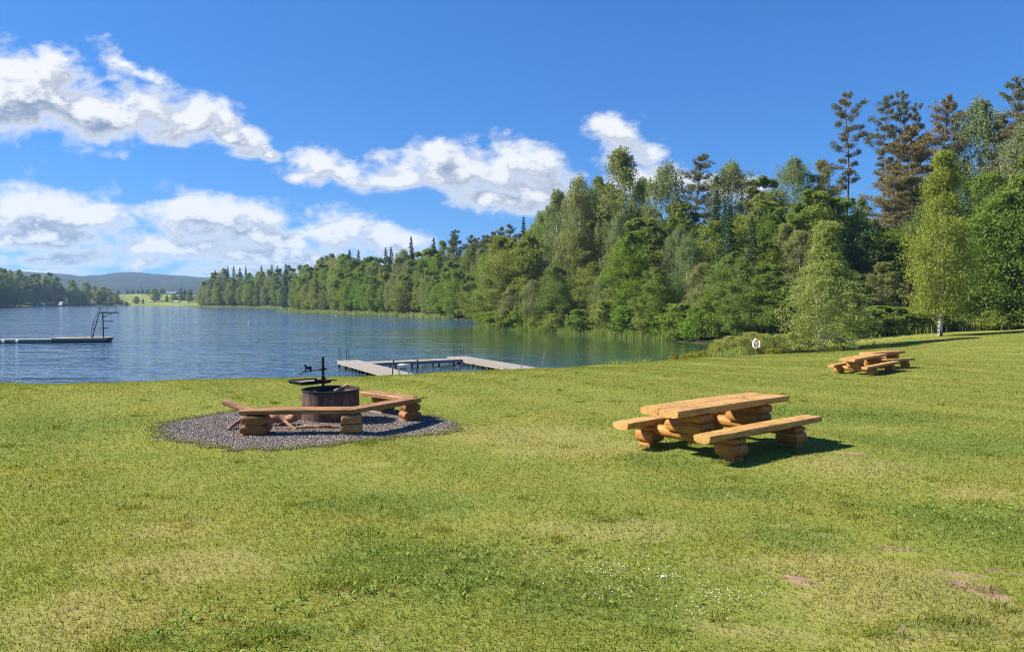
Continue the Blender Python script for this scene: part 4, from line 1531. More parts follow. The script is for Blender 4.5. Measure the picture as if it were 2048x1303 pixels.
def branch(pts, rad, label, ends=True, seed=1):
    """crooked barked branch given by picture points with a depth each and a lift above the ground"""
    rg_ = random.Random(seed)
    W3 = []
    for px, py, D, lift in pts:
        q = P(px, py, D)
        q.z = Tz(q.x, q.y) + lift
        W3.append(q)
    fine, rr2 = [], []
    for i in range(len(W3) - 1):
        for k in range(4):
            f = k / 4
            q = W3[i].lerp(W3[i + 1], f)
            j = rad[i] * .25
            fine.append(q + Vector((rg_.uniform(-j, j), rg_.uniform(-j, j), rg_.uniform(-j, j) * .6)))
            rr2.append(rad[i] + (rad[i + 1] - rad[i]) * f)
    fine.append(W3[-1])
    rr2.append(rad[-1])
    c0 = fine[0].copy()
    m = MB()
    m.tube([q - c0 for q in fine], rr2, 9, rough=.12, rg=rg_)
    o = m.build('branch', M['branch'], None, True, loc=c0)
    tag(o, label, 'firewood', None)
    if ends:
        for a, b, r_ in ((fine[0], fine[1], rr2[0]), (fine[-1], fine[-2], rr2[-1])):
            d = (a - b).normalized()
            m = MB()
            m.tube([a - c0 - d * .004, a - c0 + d * .004], r_ * .93, 9)
            m.build('cut_end', M['cut'], o)
    return o


y0 = SP_[0].y
branch([(450, 803, y0 + 1.55, .385), (488, 818, y0 + 1.4, .27), (520, 818, y0 + 1.2, .27), (571, 815, y0 + 1.1, .285)], [.062, .056, .036, .026], 'longest barked branch, its thick end sticking out past the bench behind the seat', True, 1)
branch([(455, 850, y0 + .55, .03), (472, 842, y0 + .8, .10), (486, 836, y0 + 1.0, .17)], [.032, .036, .036], 'thin forked stick poking out under the end of the long bench plank', True, 2)
branch([(528, 846, y0 + .95, .10), (552, 842, y0 + 1.0, .17), (575, 850, y0 + .95, .10), (600, 842, y0 + .85, .20)], [.075, .08, .065, .06], 'thick knotted branch piled under the bench beside the fire pit', True, 3)
branch([(556, 851, y0 + 1.1, .08), (578, 846, y0 + .95, .16), (596, 836, y0 + .8, .26)], [.04, .05, .065], 'stout sawn branch with a round cut end facing out beside the fire pit', True, 4)
branch([(570, 846, y0 + .8, .12), (582, 852, y0 + .66, .06), (592, 857, y0 + .55, .02)], [.028, .026, .02], 'short pale stick sloping to the gravel below the sawn branch', True, 5)
branch([(590, 857, y0 + .62, .03), (615, 855, y0 + .66, .04), (636, 857, y0 + .62, .035), (655, 854, y0 + .66, .045), (676, 855, y0 + .66, .04)], [.03, .036, .032, .036, .024], 'crooked reddish branch lying along the foot of the fire pit', True, 6)
branch([(530, 858, y0 + .75, .03), (560, 860, y0 + .7, .03), (600, 862, y0 + .6, .02)], [.02, .02, .014], 'thin dark twig flat on the gravel under the bench', False, 7)

# ------------------------------------------------------------------ the bathing jetty: three arms round a shallow basin
A0 = Vector((-12.04, 49.7, 0))
E1, E2 = Vector((.48, -.877, 0)).normalized(), Vector((.877, .48, 0)).normalized()
JZ = .46
jetty = empty('bathing_jetty', (A0.x, A0.y, 0), 'grey three-sided wooden bathing jetty round a shallow basin off the lawn', 'jetty', None, math.atan2(E1.y, E1.x))
# in the jetty's own frame x runs to the shore, y along the outer arm


def arm_deck(x0, x1, y0, y1, mat, name='deck', parent=None, z=JZ):
    m = MB()
    m.box(((x0 + x1) / 2, (y0 + y1) / 2, z - .04), (x1 - x0, y1 - y0, .08))
    d = m.build(name, mat, parent or jetty)
    m = MB()
    for yy_ in (y0 + .05, y1 - .05):
        m.box(((x0 + x1) / 2, yy_, z - .15), (x1 - x0 - .1, .06, .135))
    for xx in (x0 + .05, x1 - .05):
        m.box((xx, (y0 + y1) / 2, z - .15), (.06, y1 - y0 - .18, .135))
    m.build('edge_beam', M['grey_wood'], d)
    m = MB()
    L, W = x1 - x0, y1 - y0
    if L > W:
        k = int(L / 1.5)
        for i in range(k + 1):
            for yy_ in (y0 + .12, y1 - .12):
                m.tube([(x0 + .15 + (L - .3) * i / k, yy_, z - .2), (x0 + .15 + (L - .3) * i / k, yy_, -1.6)], .07, 8)
    else:
        k = int(W / 1.5)
        for i in range(k + 1):
            for xx in (x0 + .12, x1 - .12):
                m.tube([(xx, y0 + .15 + (W - .3) * i / k, z - .2), (xx, y0 + .15 + (W - .3) * i / k, -1.6)], .07, 8)
    m.build('pile', M['dark_wood'], d)
    return d


DECK_Y = deck_mat('outer_arm_boards', 'y', (.27, .24, .21), (.37, .335, .30))
arm_deck(0, 15.6, 0, 1.42, M['deck'])
arm_deck(1.85, 3.2, 1.43, 8.0, DECK_Y)
arm_deck(.5, 15.0, 8.01, 9.42, M['deck'])


def swim_ladder(lx, ly, dirx, diry, parent):
    """two hooped rails with rungs over the edge of a deck"""
    m = MB()
    px2, py2 = -diry, dirx
    for s in (-.27, .27):
        bx, by = lx + px2 * s, ly + py2 * s
        pts = [(bx - dirx * .42, by - diry * .42, JZ)]
        for k in range(7):
            a = PI * k / 6
            pts.append((bx + dirx * (-.16 - .26 * math.cos(a)) * 1.0, by + diry * (-.16 - .26 * math.cos(a)), JZ + .62 + .26 * math.sin(a)))
        pts.append((bx + dirx * .12, by + diry * .12, -.9))
        m.tube(pts, .022, 8)
    for z in (.2, -.05, -.3, -.6):
        m.tube([(lx + dirx * .12 - px2 * .27, ly + diry * .12 - py2 * .27, z), (lx + dirx * .12 + px2 * .27, ly + diry * .12 + py2 * .27, z)], .02, 6)
    m.build('ladder', M['dark_steel'], parent, True)


swim_ladder(0, .45, -1, 0, jetty)
swim_ladder(.5, 8.9, -1, 0, jetty)

for k, (a, b, lab) in enumerate([((621 + 164, 748), (787, 720.5), 'straight steel pole beside the deck of the jetty arm closest to the fire pit'), ((833.5, 746), (835, 719.5), 'straight steel pole standing in the basin between two wading rails'),
                                 ((1041, 742), (1047, 708.5), 'thin leaning pole beside the far arm of the jetty, the one closer to the deck'), ((1083, 740), (1089.5, 705), 'thin leaning pole standing apart in the water beyond the jetty')]):
    D = (39.5, 40.5, 43.5, 43)[k]
    p0, p1 = P(a[0], a[1], D), P(b[0], b[1], D)
    m = MB()
    d = p1 - p0
    c0 = p0 - d * (max(0, p0.z + .4) / max(.2, d.z))
    m.tube([(0, 0, 0), p1 - c0], .034 if k < 2 else .026, 8)
    m.tube([p1 - c0 - d.normalized() * .06, p1 - c0 + d.normalized() * .02], .046 if k < 2 else .032, 8)
    tag(m.build('steel_pole', M['dark_steel'] if k < 2 else M['galv'], None, True, loc=c0), lab, 'pole')

for k, (x0, x1, pt, D, dd) in enumerate([(796, 822, 727, 40.0, .9), (841, 865, 730, 41.0, -1.0), (876, 910, 734, 41.8, -1.4), (913, 950, 729, 43.0, -1.6)]):
    a, b = P(x0, pt + 1, D), P(x1, pt - (1.5 if k else -.5), D - dd * .4)
    labs = ['short hooped wading rail nearest the boarded arm of the jetty', 'hooped wading rail between the short rail and the basin middle', 'low hooped wading rail in the middle of the basin', 'long hooped wading rail beside the far arm of the jetty']
    base = Vector((a.x, a.y, 0))
    root = empty('wading_rail', base, labs[k], 'handrail')
    for s in (0, .34):
        off = Vector((0, -s * 1.0, -.02 * s))
        A_, B_ = a - base + off, b - base + off
        u_ = (B_ - A_)
        pts = [A_ + u_ * .06 + Vector((0, 0, -1.9))]
        pts += [A_ + u_ * .06 + Vector((0, 0, -.30))] if False else []
        pts += [A_ + u_ * .08 + Vector((0, 0, -.34)), A_ + Vector((0, 0, -.24)), A_ + Vector((0, 0, -.1)), A_ + u_ * .06, A_ + u_ * .94, B_ + Vector((0, 0, -.1)), B_ + Vector((0, 0, -.24)), B_ - u_ * .08 + Vector((0, 0, -.34))]
        m = MB()
        m.tube(pts[1:], .019, 8)
        m.tube([A_ + u_ * .14 + Vector((0, 0, -.02)), A_ + u_ * .14 + Vector((0, 0, -1.9))], .022, 8)
        m.tube([A_ + u_ * .84 + Vector((0, 0, -.02)), A_ + u_ * .84 + Vector((0, 0, -1.9))], .022, 8)
        m.build('rail', M['galv'], root, True)

# ------------------------------------------------------------------ the raft with the diving tower
RZ = .50
rD = 78.0
q0, q1 = P(103, 676, rD), P(209, 676, rD)
raft = empty('diving_raft', (q0.x, q0.y, 0), 'boarded end section of the swimming raft carrying the diving tower', 'raft', None, R(12))
Lr = (q1.x - q0.x) * .96


def raft_deck(root, x0, x1, y0, y1, z, mat):
    m = MB()
    m.box(((x0 + x1) / 2, (y0 + y1) / 2, z - .05), (x1 - x0, y1 - y0, .10))
    m.build('deck', mat, root)
    m = MB()
    m.box(((x0 + x1) / 2, y0 + .05, z - .19), (x1 - x0 - .05, .08, .17))
    m.box(((x0 + x1) / 2, y1 - .05, z - .19), (x1 - x0 - .05, .08, .17))
    m.build('side_beam', M['grey_wood'], root)
    m = MB()
    m.box(((x0 + x1) / 2, (y0 + y1) / 2, z - .45), (x1 - x0 - .25, y1 - y0 - .25, .45))
    m.build('float', M['dark_wood'], root)


raft_deck(raft, 0, Lr, 0, 2.0, RZ, M['deck_warm'])
m = MB()
for s in (0, .62):
    m.tube([(3.32 + s, -.06, RZ + .62), (3.32 + s, -.06, -.5)], .022, 6)
for z in (.28, .02):
    m.tube([(3.32, -.06, z), (3.94, -.06, z)], .02, 6)
m.build('ladder', M['galv'], raft, True)
raft2 = empty('swimming_raft', (q0.x - 9.4 * math.cos(R(12)) - .3 * math.sin(R(12)), q0.y - 9.4 * math.sin(R(12)) + .3 * math.cos(R(12)), 0), 'weathered grey raft section running out of view beside the diving raft', 'raft', None, R(12))
raft_deck(raft2, 0, 9.3, 0, 1.7, RZ - .12, M['grey_wood'])
for k in range(2):
    m = MB()
    c_ = P((19, 43)[k], 681.5, q0.y + .1)
    rings = []
    for i in range(7):
        a = PI * i / 6
        rings.append([(.16 * math.sin(a) * math.cos(2 * PI * j / 10) + .001 * math.cos(2 * PI * j / 10), .16 * math.sin(a) * math.sin(2 * PI * j / 10) + .001 * math.sin(2 * PI * j / 10), -.2 * math.cos(a)) for j in range(10)])
    m.loft(rings)
    o = m.build('fender', M['white'], None, True, loc=Vector((c_.x, q0.y + .17 - (q0.x - c_.x) * math.tan(R(12)), .2)))
    tag(o, ['white round fender hanging on the grey raft, the one farther from the tower', 'white round fender hanging on the grey raft, the one closer to the tower'][k], 'fender')
m = MB()
pp_ = P(9, 684, q0.y)
m.tube([(0, 0, -.8), (0, 0, 1.15)], .035, 8)
m.tube([(0, 0, 1.15), (0, 0, 1.2)], .045, 8)
tag(m.build('mooring_pole', M['dark_steel'], None, True, loc=Vector((pp_.x, q0.y + .1 - (q0.x - pp_.x) * math.tan(R(12)), 0))), 'upright mooring pole beside the grey swimming raft', 'pole')

tower = empty('diving_tower', (q0.x + 4.3, q0.y + 1.9, RZ), 'dark steel diving tower with three boards and a steep ladder on the raft', 'diving tower')
to0 = Vector(tower.location)


def tp(px, py, dy=0.0):
    q = P(px, py, rD + 1.7)
    return Vector((q.x + dy * (q.x / q.y), q.y + dy, q.z)) - to0


m = MB()
for dy in (-.4, .4):
    foot = tp(206.4, 650, dy)
    m.tube([Vector((foot.x, foot.y, 0)), tp(205.4, 626, dy)], .065, 8)
for py in (640, 655):
    m.tube([tp(205.8, py, -.4), tp(205.8, py, .4)], .03, 6)
m.build('post', M['tower'], tower, True)
for nm, x0, x1, py, th, w in (('top_board', 197.5, 237, 624.7, .12, .95), ('middle_board', 204.5, 227, 642.3, .09, .45), ('low_board', 204.5, 217, 655.5, .08, .40)):
    a, b = tp(x0, py), tp(x1, py)
    m = MB()
    sk = Vector((a.x + to0.x, a.y + to0.y, 0)).normalized() * w / 2
    m.loft([[p_ + o_ for o_ in (sk + Vector((0, 0, th / 2)), -sk + Vector((0, 0, th / 2)), -sk - Vector((0, 0, th / 2)), sk - Vector((0, 0, th / 2)))] for p_ in (a, b)])
    m.build(nm, M['tower'], tower, bevel=.008)
m = MB()
for dy in (-.4, .4):
    m.tube([tp(206, 634.5, dy), tp(224, 625.5, dy)], .035, 6)
m.build('brace', M['tower'], tower, True)
m = MB()
for dy in (-.32, .32):
    a, b = tp(184.5, 673, dy), tp(198.3, 625, dy)
    a.z = 0
    m.tube([a, b], .05, 8)
for k in range(1, 13):
    f = k / 13
    a, b = tp(184.5, 673, -.32), tp(198.3, 625, -.32)
    a.z = 0
    q = a.lerp(b, f)
    m.tube([q, q + (tp(190, 650, .32) - tp(190, 650, -.32))], .022, 6)
m.build('ladder', M['tower'], tower, True)
for dy in (-.42, .42):
    m = MB()
    pts = [tp(183, 672, dy), tp(183, 656, dy), tp(187.5, 643, dy), tp(200.5, 612.3, dy), tp(232, 612.3, dy)]
    pts[0].z = 0
    m.tube(pts, .023, 6)
    for x in (200.3, 214, 230):
        m.tube([tp(x - .3, 624.5, dy), tp(x + 1.6, 612.3, dy)], .021, 6)
    for x0, x1, py in ((183, 206, 656), (189, 206, 642.6)):
        m.tube([tp(x0, py, dy), tp(x1, py, dy)], .02, 6)
    m.tube([tp(187.5, 643, dy), tp(187.3, 656, dy)], .018, 6)
    q = tp(187.3, 672, dy)
    m.tube([tp(187.3, 656, dy), Vector((q.x, q.y, 0))], .025, 6)
    m.build('handrail', M['tower'], tower, True)

# ------------------------------------------------------------------ lifebuoy post
lb = G(1511.5, 712.5)
lp = empty('lifebuoy_post', (lb.x, lb.y, lb.z), 'slim pale post at the lake corner of the lawn that holds the lifebuoy', 'post')
sc_ = lb.y / F
m = MB()
m.tube([(0, 0, -.2), (-.03, 0, 41 * sc_)], .028, 8)
m.build('post', M['galv'], lp, True)
m = MB()
m.tube([(-.05, -.05, 25 * sc_), (.06, -.05, 25 * sc_)], .022, 6)
m.build('hook', M['galv'], lp)
ring = empty('lifebuoy', (lb.x, lb.y - .13, lb.z + 25.3 * sc_), 'white and red lifebuoy with a coil of white rope hanging on its post', 'lifebuoy', None, R(-52))
Rm = 7.7 * sc_
for i in range(8):
    m = MB()
    a0, a1 = 2 * PI * i / 8 + PI / 8 * 0, 2 * PI * (i + 1) / 8
    seg = [(Rm * math.cos(a0 + (a1 - a0) * k / 6), 0, Rm * 1.2 * math.sin(a0 + (a1 - a0) * k / 6)) for k in range(7)]
    m.tube(seg, .058, 10, cap=True)
    m.build('ring_segment', M['red'] if i in (1, 5, 6) else M['white'], ring, True)
m = MB()
pts = [(.13 * math.sin(k * .5) - .02, -.10, .22 * math.cos(k * .5) - .08) for k in range(27)]
m.tube(pts, .015, 6)
m.build('rope', M['white'], ring, True)

# ------------------------------------------------------------------ little floating marks on the lake
for k, (px, py, ang) in enumerate([(496, 642, 38), (671, 628.5, 40)]):
    D = EYE * F / (py + 2.5 - 600)
    q = P(px, py + 2.5, D)
    m = MB()
    L = 6.5 / F * D * .62
    dx_, dz_ = math.sin(R(ang)), math.cos(R(ang))
    m.tube([(-.3 * dx_, 0, -.3 * dz_), (L * dx_, 0, L * dz_)], .075, 8)
    tag(m.build('marker_buoy', M['white'], None, True, loc=Vector((q.x, q.y, 0))), ['leaning pale marker buoy alone on the open water', 'leaning pale marker buoy close to the wooded middle shore'][k], 'buoy')

# ------------------------------------------------------------------ across the lake: farm, sheds and shore things


def house(px0, px1, pyb, pyr, D, dep, label, wall, roof, eave, cat='house', door=None, nwin=0):
    """gable-roofed building seen along its long side"""
    a, b = P(px0, pyb, D), P(px1, pyb, D)
    w = b.x - a.x
    x, y = (a.x + b.x) / 2, D
    z = Tz(x, y) - .2
    top = P(px0, pyr, D).z - z
    he = top * eave
    h_ = empty(cat.replace(' ', '_'), (x, y, z), label, cat)
    m = MB()
    m.box((0, dep / 2, he / 2), (w, dep, he))
    wl = m.build('wall', wall, h_)
    m = MB()
    ov = .4
    sec = [(-ov, he - .1), (dep / 2, top), (dep + ov, he - .1), (dep + ov, he + .12), (dep / 2, top + .25), (-ov, he + .12)]
    m.loft([[(-w / 2 - ov, yy_, zz) for yy_, zz in sec], [(w / 2 + ov, yy_, zz) for yy_, zz in sec]])
    m.build('roof', roof, h_)
    for i in range(nwin):
        m = MB()
        m.box((-w / 2 + w * (i + .7) / (nwin + .4), -.02, he * .55), (min(1.4, w / 9), .08, he * .4))
        m.build('window', M['dark_steel'], h_)
    m = MB()
    m.box((w * .18, -.03, he * .38), (1.0, .08, he * .74))
    m.build('door', M['dark_wood'], h_)
    return h_


house(321, 350, 591.5, 584, 790, 9, 'long low farmhouse with a grey roof above the far meadow', M['wall_dark'], M['roof'], .45, 'house', None, 6)
house(296, 305, 607.2, 602, 640, 4, 'dark little shed with a pale roof by the water below the far meadow', M['wall_dark'], M['roof_light'], .6, 'shed', None, 1)
house(314, 324, 606.5, 602, 646, 4, 'low shed in the shade behind the flagpole across the lake', M['wall_dark'], M['roof'], .6, 'shed', None, 1)
house(345, 355, 606.5, 601.5, 640, 5, 'shed with a broad light grey roof at the far lawn', M['wall_dark'], M['roof_light'], .35, 'shed', None, 1)
house(368, 374, 598, 592, 690, 5, 'white cottage gable half hidden beside the point wood', M['wall_pale'], M['roof_light'], .6, 'cottage', None, 1)
house(118, 122.5, 608.4, 603.5, 530, 3, 'small pale-grey bathing hut at the dark far bank', M['roof'], M['roof_light'], .62, 'hut', None, 1)
q = P(312.5, 607, 636)
m = MB()
zb = Tz(q.x, q.y)
m.tube([(0, 0, -.3), (0, 0, P(312, 596, 636).z - zb)], .14, 8)
m.tube([(0, 0, P(312, 596, 636).z - zb), (0, 0, P(312, 596, 636).z - zb + .25)], .2, 8)
tag(m.build('flagpole', M['white'], None, True, loc=Vector((q.x, q.y, zb))), 'white flagpole without a flag between the far sheds', 'flagpole')
q = P(79, 611, 520)
boat = empty('covered_boat', (q.x, q.y, 0), 'pale boat with an arched canopy and green side sheets lying at the far bank', 'boat')
s_ = 520 / F
m = MB()
rings = []
for i in range(9):
    x = (-9 + 20 * i / 8) * s_
    f = math.sin(PI * (i + .6) / 9.4) ** .5
    rings.append([(x, -1.1 * f, .9 + .1 * abs(i - 4) / 4), (x, -.8 * f, -.1), (x, .8 * f, -.1), (x, 1.1 * f, .9 + .1 * abs(i - 4) / 4)])
m.loft(rings)
m.build('hull', M['wall_pale'], boat, True)
m = MB()
for i in range(9):
    pass
arc = [(-4.5, 1.0), (-4.2, 2.0), (-3.2, 2.5), (0, 2.55), (5, 2.45), (9, 2.25), (9.4, 1.0), (9.1, 1.0), (8.8, 2.05), (5, 2.25), (0, 2.35), (-3, 2.3), (-3.9, 1.9), (-4.2, 1.0)]
m.prism([(a * s_, b) for a, b in arc], -1.1, 1.1)
m.build('canopy', M['wall_pale'], boat)
m = MB()
m.box((3.6 * s_, -1.12, 1.15), (9 * s_, .06, .8))
m.build('side_sheet', M['awning'], boat)

# ------------------------------------------------------------------ grass: blades standing on the lawn
rg = np.random.default_rng(17)


def spots_val(x, y, spots):
    v = np.full(x.shape, -9.0)
    for cx, cy, rx, ry in spots:
        v = np.maximum(v, 1 - np.hypot((x - cx) / rx, (y - cy) / ry))
    return v


def wavy(x, y, f, seed):
    q = np.random.default_rng(seed)
    out = np.zeros_like(x)
    for i in range(7):
        a, k, p = q.uniform(0, 6.28), f * q.uniform(.5, 2.2), q.uniform(0, 6.28)
        out += np.sin((x * math.cos(a) + y * math.sin(a)) * k + p)
    return out / 7


def scatter(n, d0, d1, power, spread=.78):
    """places on the lawn, thinner with distance"""
    uu = rg.random(n)
    e = 2 - power
    D = (d0 ** e + uu * (d1 ** e - d0 ** e)) ** (1 / e) if abs(e) > 1e-6 else d0 * (d1 / d0) ** uu
    x = rg.uniform(-spread, spread, n) * (D + 1.0)
    return x, D


def blades(name, x, y, hgt, wid, lean=.6, segs=2):
    n = len(x)
    z = T(x, y) - .006
    an = rg.uniform(0, 2 * PI, n)
    la = rg.uniform(0, 2 * PI, n)
    ln = hgt * lean * rg.uniform(.2, 1.25, n)
    dx, dy = np.cos(an) * wid * .5, np.sin(an) * wid * .5
    lx, ly = np.cos(la) * ln, np.sin(la) * ln
    z1, z2 = hgt * .62, hgt * rg.uniform(.8, 1.0, n)
    V = np.stack([np.c_[x - dx, y - dy, z], np.c_[x + dx, y + dy, z],
                  np.c_[x - dx * .8 + lx * .35, y - dy * .8 + ly * .35, z + z1], np.c_[x + dx * .8 + lx * .35, y + dy * .8 + ly * .35, z + z1],
                  np.c_[x + lx, y + ly, z + z2]], 1)
    b = (np.arange(n) * 5)[:, None, None]
    Fc = (np.array([[0, 1, 3], [0, 3, 2], [2, 3, 4]])[None] + b).reshape(-1, 3)
    return np_mesh(name, V.reshape(-1, 3), Fc, False, {'rnd': np.repeat(rg.random(n), 3)})


x, y = scatter(820000, 2.3, 62, 1.5)
ok = (lake_sd(x, y) > .6) & (y < np.interp(x, *YB) + 1.5)
inside = in_poly(x, y, np.array(gc.to_2d()) + (gpoly - np.array(gc.to_2d())) * .985)
ok &= ~inside
bv = spots_val(x, y, BARE) + .5 * wavy(x, y, 9, 3)
ok &= (bv < .25) | (rg.random(len(x)) < .08)
dv = spots_val(x, y, DRY) + .5 * wavy(x, y, 3, 4)
ok &= (dv < .1) | (rg.random(len(x)) < .72)
x, y = x[ok], y[ok]
lv = np.clip(spots_val(x, y, LUSH) + .4 * wavy(x, y, 2.5, 5), 0, 1)
hgt = (.022 + .018 * rg.random(len(x)) + .008 * wavy(x, y, 1.6, 6) + .026 * lv * rg.random(len(x))) * (1 + .10 * rg.standard_normal(len(x)))
hgt = np.clip(hgt, .012, .12)
wid = .0030 * (1 + y / 5.5) * rg.uniform(.7, 1.4, len(x))
M['grass'] = grass_mat('lawn_blades')
gr = link('grass', blades('grass', x, y, hgt, wid, 1.15), M['grass'])
tag(gr, 'short mown grass of the lawn with worn and yellowed patches', 'grass', None, 'stuff')

# taller tufts left standing here and there, round the feet of the furniture and along the gravel
tx, ty = scatter(170, 2.6, 30, 1.2)
more = [(spx, spy) for spx, spy in [(265, 1016), (690, 1180), (640, 1172), (880, 1060), (1440, 925), (1475, 928), (1310, 895), (1590, 905), (1560, 895), (1300, 890), (728, 888), (740, 884), (1110, 1080), (1050, 1170),
                                     (480, 1290), (560, 1270), (700, 1160), (470, 822), (440, 828), (550, 806), (1210, 1040), (1760, 1270), (1900, 1240), (2000, 1215), (1690, 1010)]]
mp = [G(*q) for q in more]
tx = np.r_[tx, [p.x for p in mp for _ in range(2)]] + 0
ty = np.r_[ty, [p.y for p in mp for _ in range(2)]]
nb = 46
bx_ = np.repeat(tx, nb) + rg.normal(size=len(tx) * nb) * .055 * np.repeat(rg.uniform(.5, 1.8, len(tx)), nb)
by_ = np.repeat(ty, nb) + rg.normal(size=len(tx) * nb) * .055
ok = (lake_sd(bx_, by_) > .6) & ~in_poly(bx_, by_, gpoly) & (by_ < 40)
bx_, by_ = bx_[ok], by_[ok]
tf = link('grass_tufts', blades('grass_tufts', bx_, by_, rg.uniform(.035, .075, len(bx_)), .0045 * (1 + by_ / 7), .8), M['grass'])
tag(tf, 'taller green tufts standing in the mown lawn', 'grass', None, 'stuff')
# blades creeping over the edge of the gravel
k = rg.integers(0, NB, 5200)
f = rg.random(5200)
ex = gpoly[k, 0] * (1 - f) + gpoly[(k + 1) % NB, 0] * f
ey = gpoly[k, 1] * (1 - f) + gpoly[(k + 1) % NB, 1] * f
s_ = 1 - np.abs(rg.normal(size=5200)) * .05 + .012
ex, ey = gc.x + (ex - gc.x) * s_, gc.y + (ey - gc.y) * s_
tag(link('edge_grass', blades('edge_grass', ex, ey, rg.uniform(.03, .07, 5200), .009 * np.ones(5200), .8), M['grass']), 'grass creeping over the edge of the gravel', 'grass', None, 'stuff')

# broad weed leaves lying in the lawn
t = NT('weed_leaf')
a = t.n('Attribute', None, attribute_name='rnd').outputs['Fac']
t.principled(t.mix(a, (.10, .18, .025), (.20, .28, .045)), .75, spec=.1)
M['weed'] = t.mat
wx_, wy_ = [], []
for px, py, n_, sp in [(910, 1160, 26, .5), (850, 1100, 20, .6), (700, 1185, 14, .35), (500, 1245, 26, .5), (560, 1290, 14, .4), (1100, 1090, 14, .5), (950, 1110, 26, .6), (1340, 1215, 12, .5), (1990, 1040, 40, .9), (1890, 1010, 24, .8), (1010, 1180, 18, .5),
                       (420, 1230, 14, .4), (760, 1070, 12, .4), (1200, 1130, 14, .5), (170, 940, 40, 1.2), (90, 900, 40, 1.4), (320, 1000, 18, .8), (1700, 880, 20, 1.0), (1620, 980, 20, .8)]:
    p = G(px, py)
    wx_ += list(p.x + rg.normal(size=n_) * sp * .6)
    wy_ += list(p.y + rg.normal(size=n_) * sp * .5)
wx_, wy_ = np.array(wx_), np.array(wy_)
nl = 6
cx_ = np.repeat(wx_, nl)
cy_ = np.repeat(wy_, nl)
an = rg.uniform(0, 2 * PI, len(cx_))
L = rg.uniform(.022, .05, len(cx_))
W = L * .32
ux, uy = np.cos(an), np.sin(an)
z = T(cx_, cy_) + .022
V = np.stack([np.c_[cx_, cy_, z - .01], np.c_[cx_ + ux * L * .5 - uy * W * .5, cy_ + uy * L * .5 + ux * W * .5, z + L * .32], np.c_[cx_ + ux * L, cy_ + uy * L, z + L * rg.uniform(.1, .5, len(L))],
              np.c_[cx_ + ux * L * .5 + uy * W * .5, cy_ + uy * L * .5 - ux * W * .5, z + L * .30]], 1).reshape(-1, 3)
tag(link('weed_leaves', np_mesh('weed_leaves', V, np.arange(len(V)).reshape(-1, 4), False, {'rnd': rg.random(len(cx_))}), M['weed']), 'broad green weed leaves growing flat in the lawn', 'weeds', None, 'stuff')

# white clover heads
cx_, cy_ = [], []
for px, py, n_, sx_, sy_ in [(1090, 1118, 22, 60, 10), (1180, 1135, 40, 90, 14), (1260, 1150, 32, 70, 12), (1330, 1175, 30, 70, 24), (1240, 1195, 22, 60, 14), (1400, 1235, 26, 60, 18), (1420, 1200, 22, 40, 14), (1150, 1190, 12, 60, 20), (1300, 1120, 12, 60, 8), (1480, 930, 6, 20, 4), (1520, 888, 6, 30, 4), (1460, 1205, 30, 50, 24)]:
    for _ in range(n_):
        p = G(px + rnd.gauss(0, sx_ * .6), py + rnd.gauss(0, sy_ * .7), 2, 14)
        cx_.append(p.x)
        cy_.append(p.y)
cx_, cy_ = np.array(cx_), np.array(cy_)
n = len(cx_)
z = T(cx_, cy_) + rg.uniform(.04, .065, n)
r_ = rg.uniform(.004, .0075, n)[:, None, None]
SP8 = np.array([(1, 0, 0), (.7, .7, .1), (0, 1, 0), (-.7, .7, -.1), (-1, 0, 0), (-.7, -.7, .1), (0, -1, 0), (.7, -.7, -.1), (0, 0, .9), (0, 0, -.7)])
SF = np.array([(i, (i + 1) % 8, 8) for i in range(8)] + [((i + 1) % 8, i, 9) for i in range(8)])
V = (SP8[None] * (1 + rg.uniform(-.2, .2, (n, 10, 3)))) * r_ + np.stack([cx_, cy_, z], 1)[:, None]
M['clover'] = plain_mat('clover_white', (.52, .48, .38), .8, 0, .2, 60, .3)
tag(link('clover_flowers', np_mesh('clover_flowers', V.reshape(-1, 3), (SF[None] + (np.arange(n) * 10)[:, None, None]).reshape(-1, 3), False), M['clover']), 'scattered white clover heads in the lawn', 'clover', None, 'stuff')
p = G(1328, 1160, 2, 14)
m = MB()
m.poly([(-.035, -.015, .02), (-.01, -.02, .03), (.025, -.012, .024), (.03, .012, .034), (0, .02, .028), (-.03, .013, .034), (0, 0, .036)], [(0, 1, 6), (1, 2, 6), (2, 3, 6), (3, 4, 6), (4, 5, 6), (5, 0, 6)])
m.poly([(-.035, -.015, .017), (-.01, -.02, .027), (.025, -.012, .021), (.03, .012, .031), (0, .02, .025), (-.03, .013, .031)], [(5, 4, 3, 2, 1, 0)])
ps = m.build('paper_scrap', M['clover'], None, loc=(p.x, p.y, p.z + .012))
ps.scale = (.75, .75, .75)
tag(ps, 'small crumpled white paper scrap lying among the clover', 'litter')


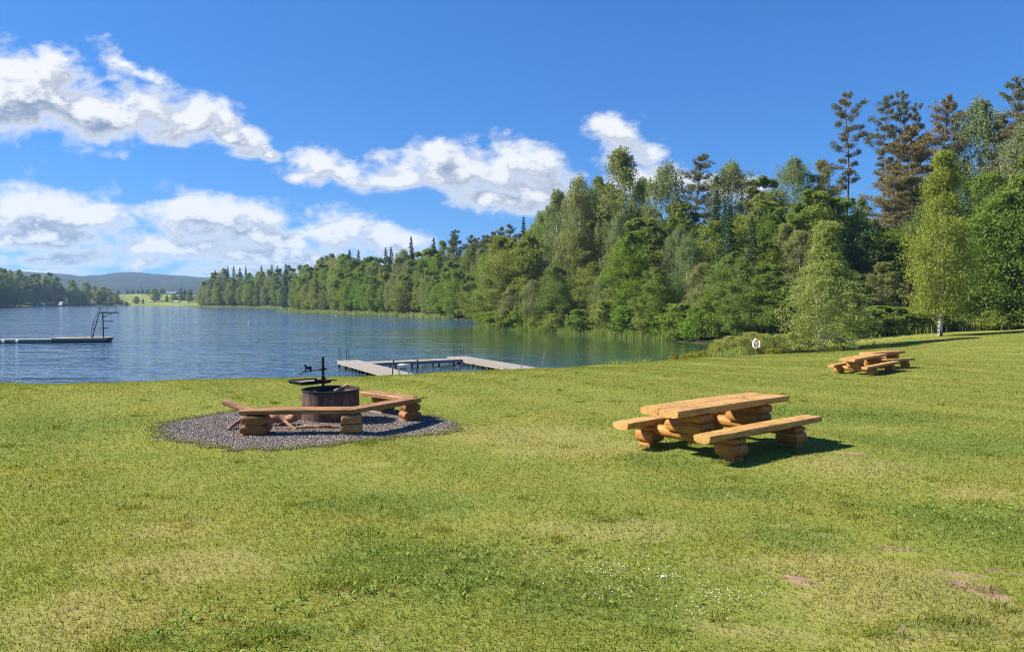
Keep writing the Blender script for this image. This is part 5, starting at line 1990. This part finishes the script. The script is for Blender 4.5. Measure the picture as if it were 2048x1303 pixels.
# ------------------------------------------------------------------ reeds and tall grass at the water
def reeds(name, segs_, dens, h0, h1, wid, label):
    xs_, ys_ = [], []
    for (ax, ay), (bx, by), w in segs_:
        L = math.hypot(bx - ax, by - ay)
        n_ = int(L * dens)
        f_ = rg.random(n_)
        o_ = rg.normal(size=n_) * w
        nx2, ny2 = -(by - ay) / L, (bx - ax) / L
        xs_.append(ax + (bx - ax) * f_ + nx2 * o_)
        ys_.append(ay + (by - ay) * f_ + ny2 * o_)
    X, Y = np.concatenate(xs_), np.concatenate(ys_)
    cl_ = wavy(X, Y, 1.1, 8) + .6 * wavy(X, Y, 3, 9)
    kp = rg.random(len(X)) < np.clip(.5 + 1.6 * cl_, .06, 1)
    X, Y, cl_ = X[kp], Y[kp], cl_[kp]
    hh = rg.uniform(h0, h1, len(X)) * np.clip(.85 + .9 * cl_, .5, 1.3)
    me_ = blades(name, X, Y, hh + np.maximum(0, .1 - T(X, Y)), wid * rg.uniform(.7, 1.3, len(X)), .22)
    tag(link(name, me_, M['reed_leaf']), label, 'reeds', None, 'stuff')


reeds('reeds', [((14.5, 90.5), (8.2, 101.0), .7), ((8.2, 101.0), (2, 109.5), .7), ((2, 109.5), (-6.2, 119.5), .6), ((17.6, 82), (14.5, 90.5), .6)], 130, .35, 1.0, .045, 'pale green reeds along the foot of the headland wood')
reeds('far_reeds', [((-14.8, 175), (-27.5, 202), .9), ((-27.5, 202), (-60.5, 250), 1.2), ((-60.5, 250), (-96, 302), 1.4), ((-133, 416), (-217, 493), 2.0)], 42, .5, 1.3, .16, 'thin pale reed fringe along the middle shore')
reeds('bank_grass', [((16.5, 55), (20, 61), .7), ((20, 61), (21.5, 72), .8), ((10.5, 48), (16.5, 55), .5), ((5, 41.5), (10.5, 48), .25)], 170, .3, .85, .03, 'tall grass where the lawn corner meets the water')
reeds('corner_reeds', [((-19.6, 27.3), (-18.9, 27.4), .2)], 45, .5, 1.0, .018, 'thin dark reeds at the water beyond the lawn rim')
reeds('wood_edge_grass', [((24, 66), (32, 65.5), .8), ((32, 65.5), (42, 67), .8), ((42, 67), (52, 68), .8)], 170, .4, 1.1, .05, 'tall weeds along the foot of the wooded hillside')

# ------------------------------------------------------------------ picture settings
scene.view_settings.view_transform = 'Standard'
scene.view_settings.look = 'None'
scene.view_settings.exposure = 1.3
scene.view_settings.gamma = 1
scene.view_settings.use_curve_mapping = False
scene.render.engine = 'CYCLES'
scene.cycles.max_bounces = 8
scene.cycles.transparent_max_bounces = 4
scene.cycles.volume_bounces = 0
scene.cycles.use_denoising = True
scene.cycles.denoising_prefilter = 'NONE'
scene.cycles.filter_width = 1.1
scene.cycles.sample_clamp_direct = 3.0
scene.cycles.sample_clamp_indirect = 2.0
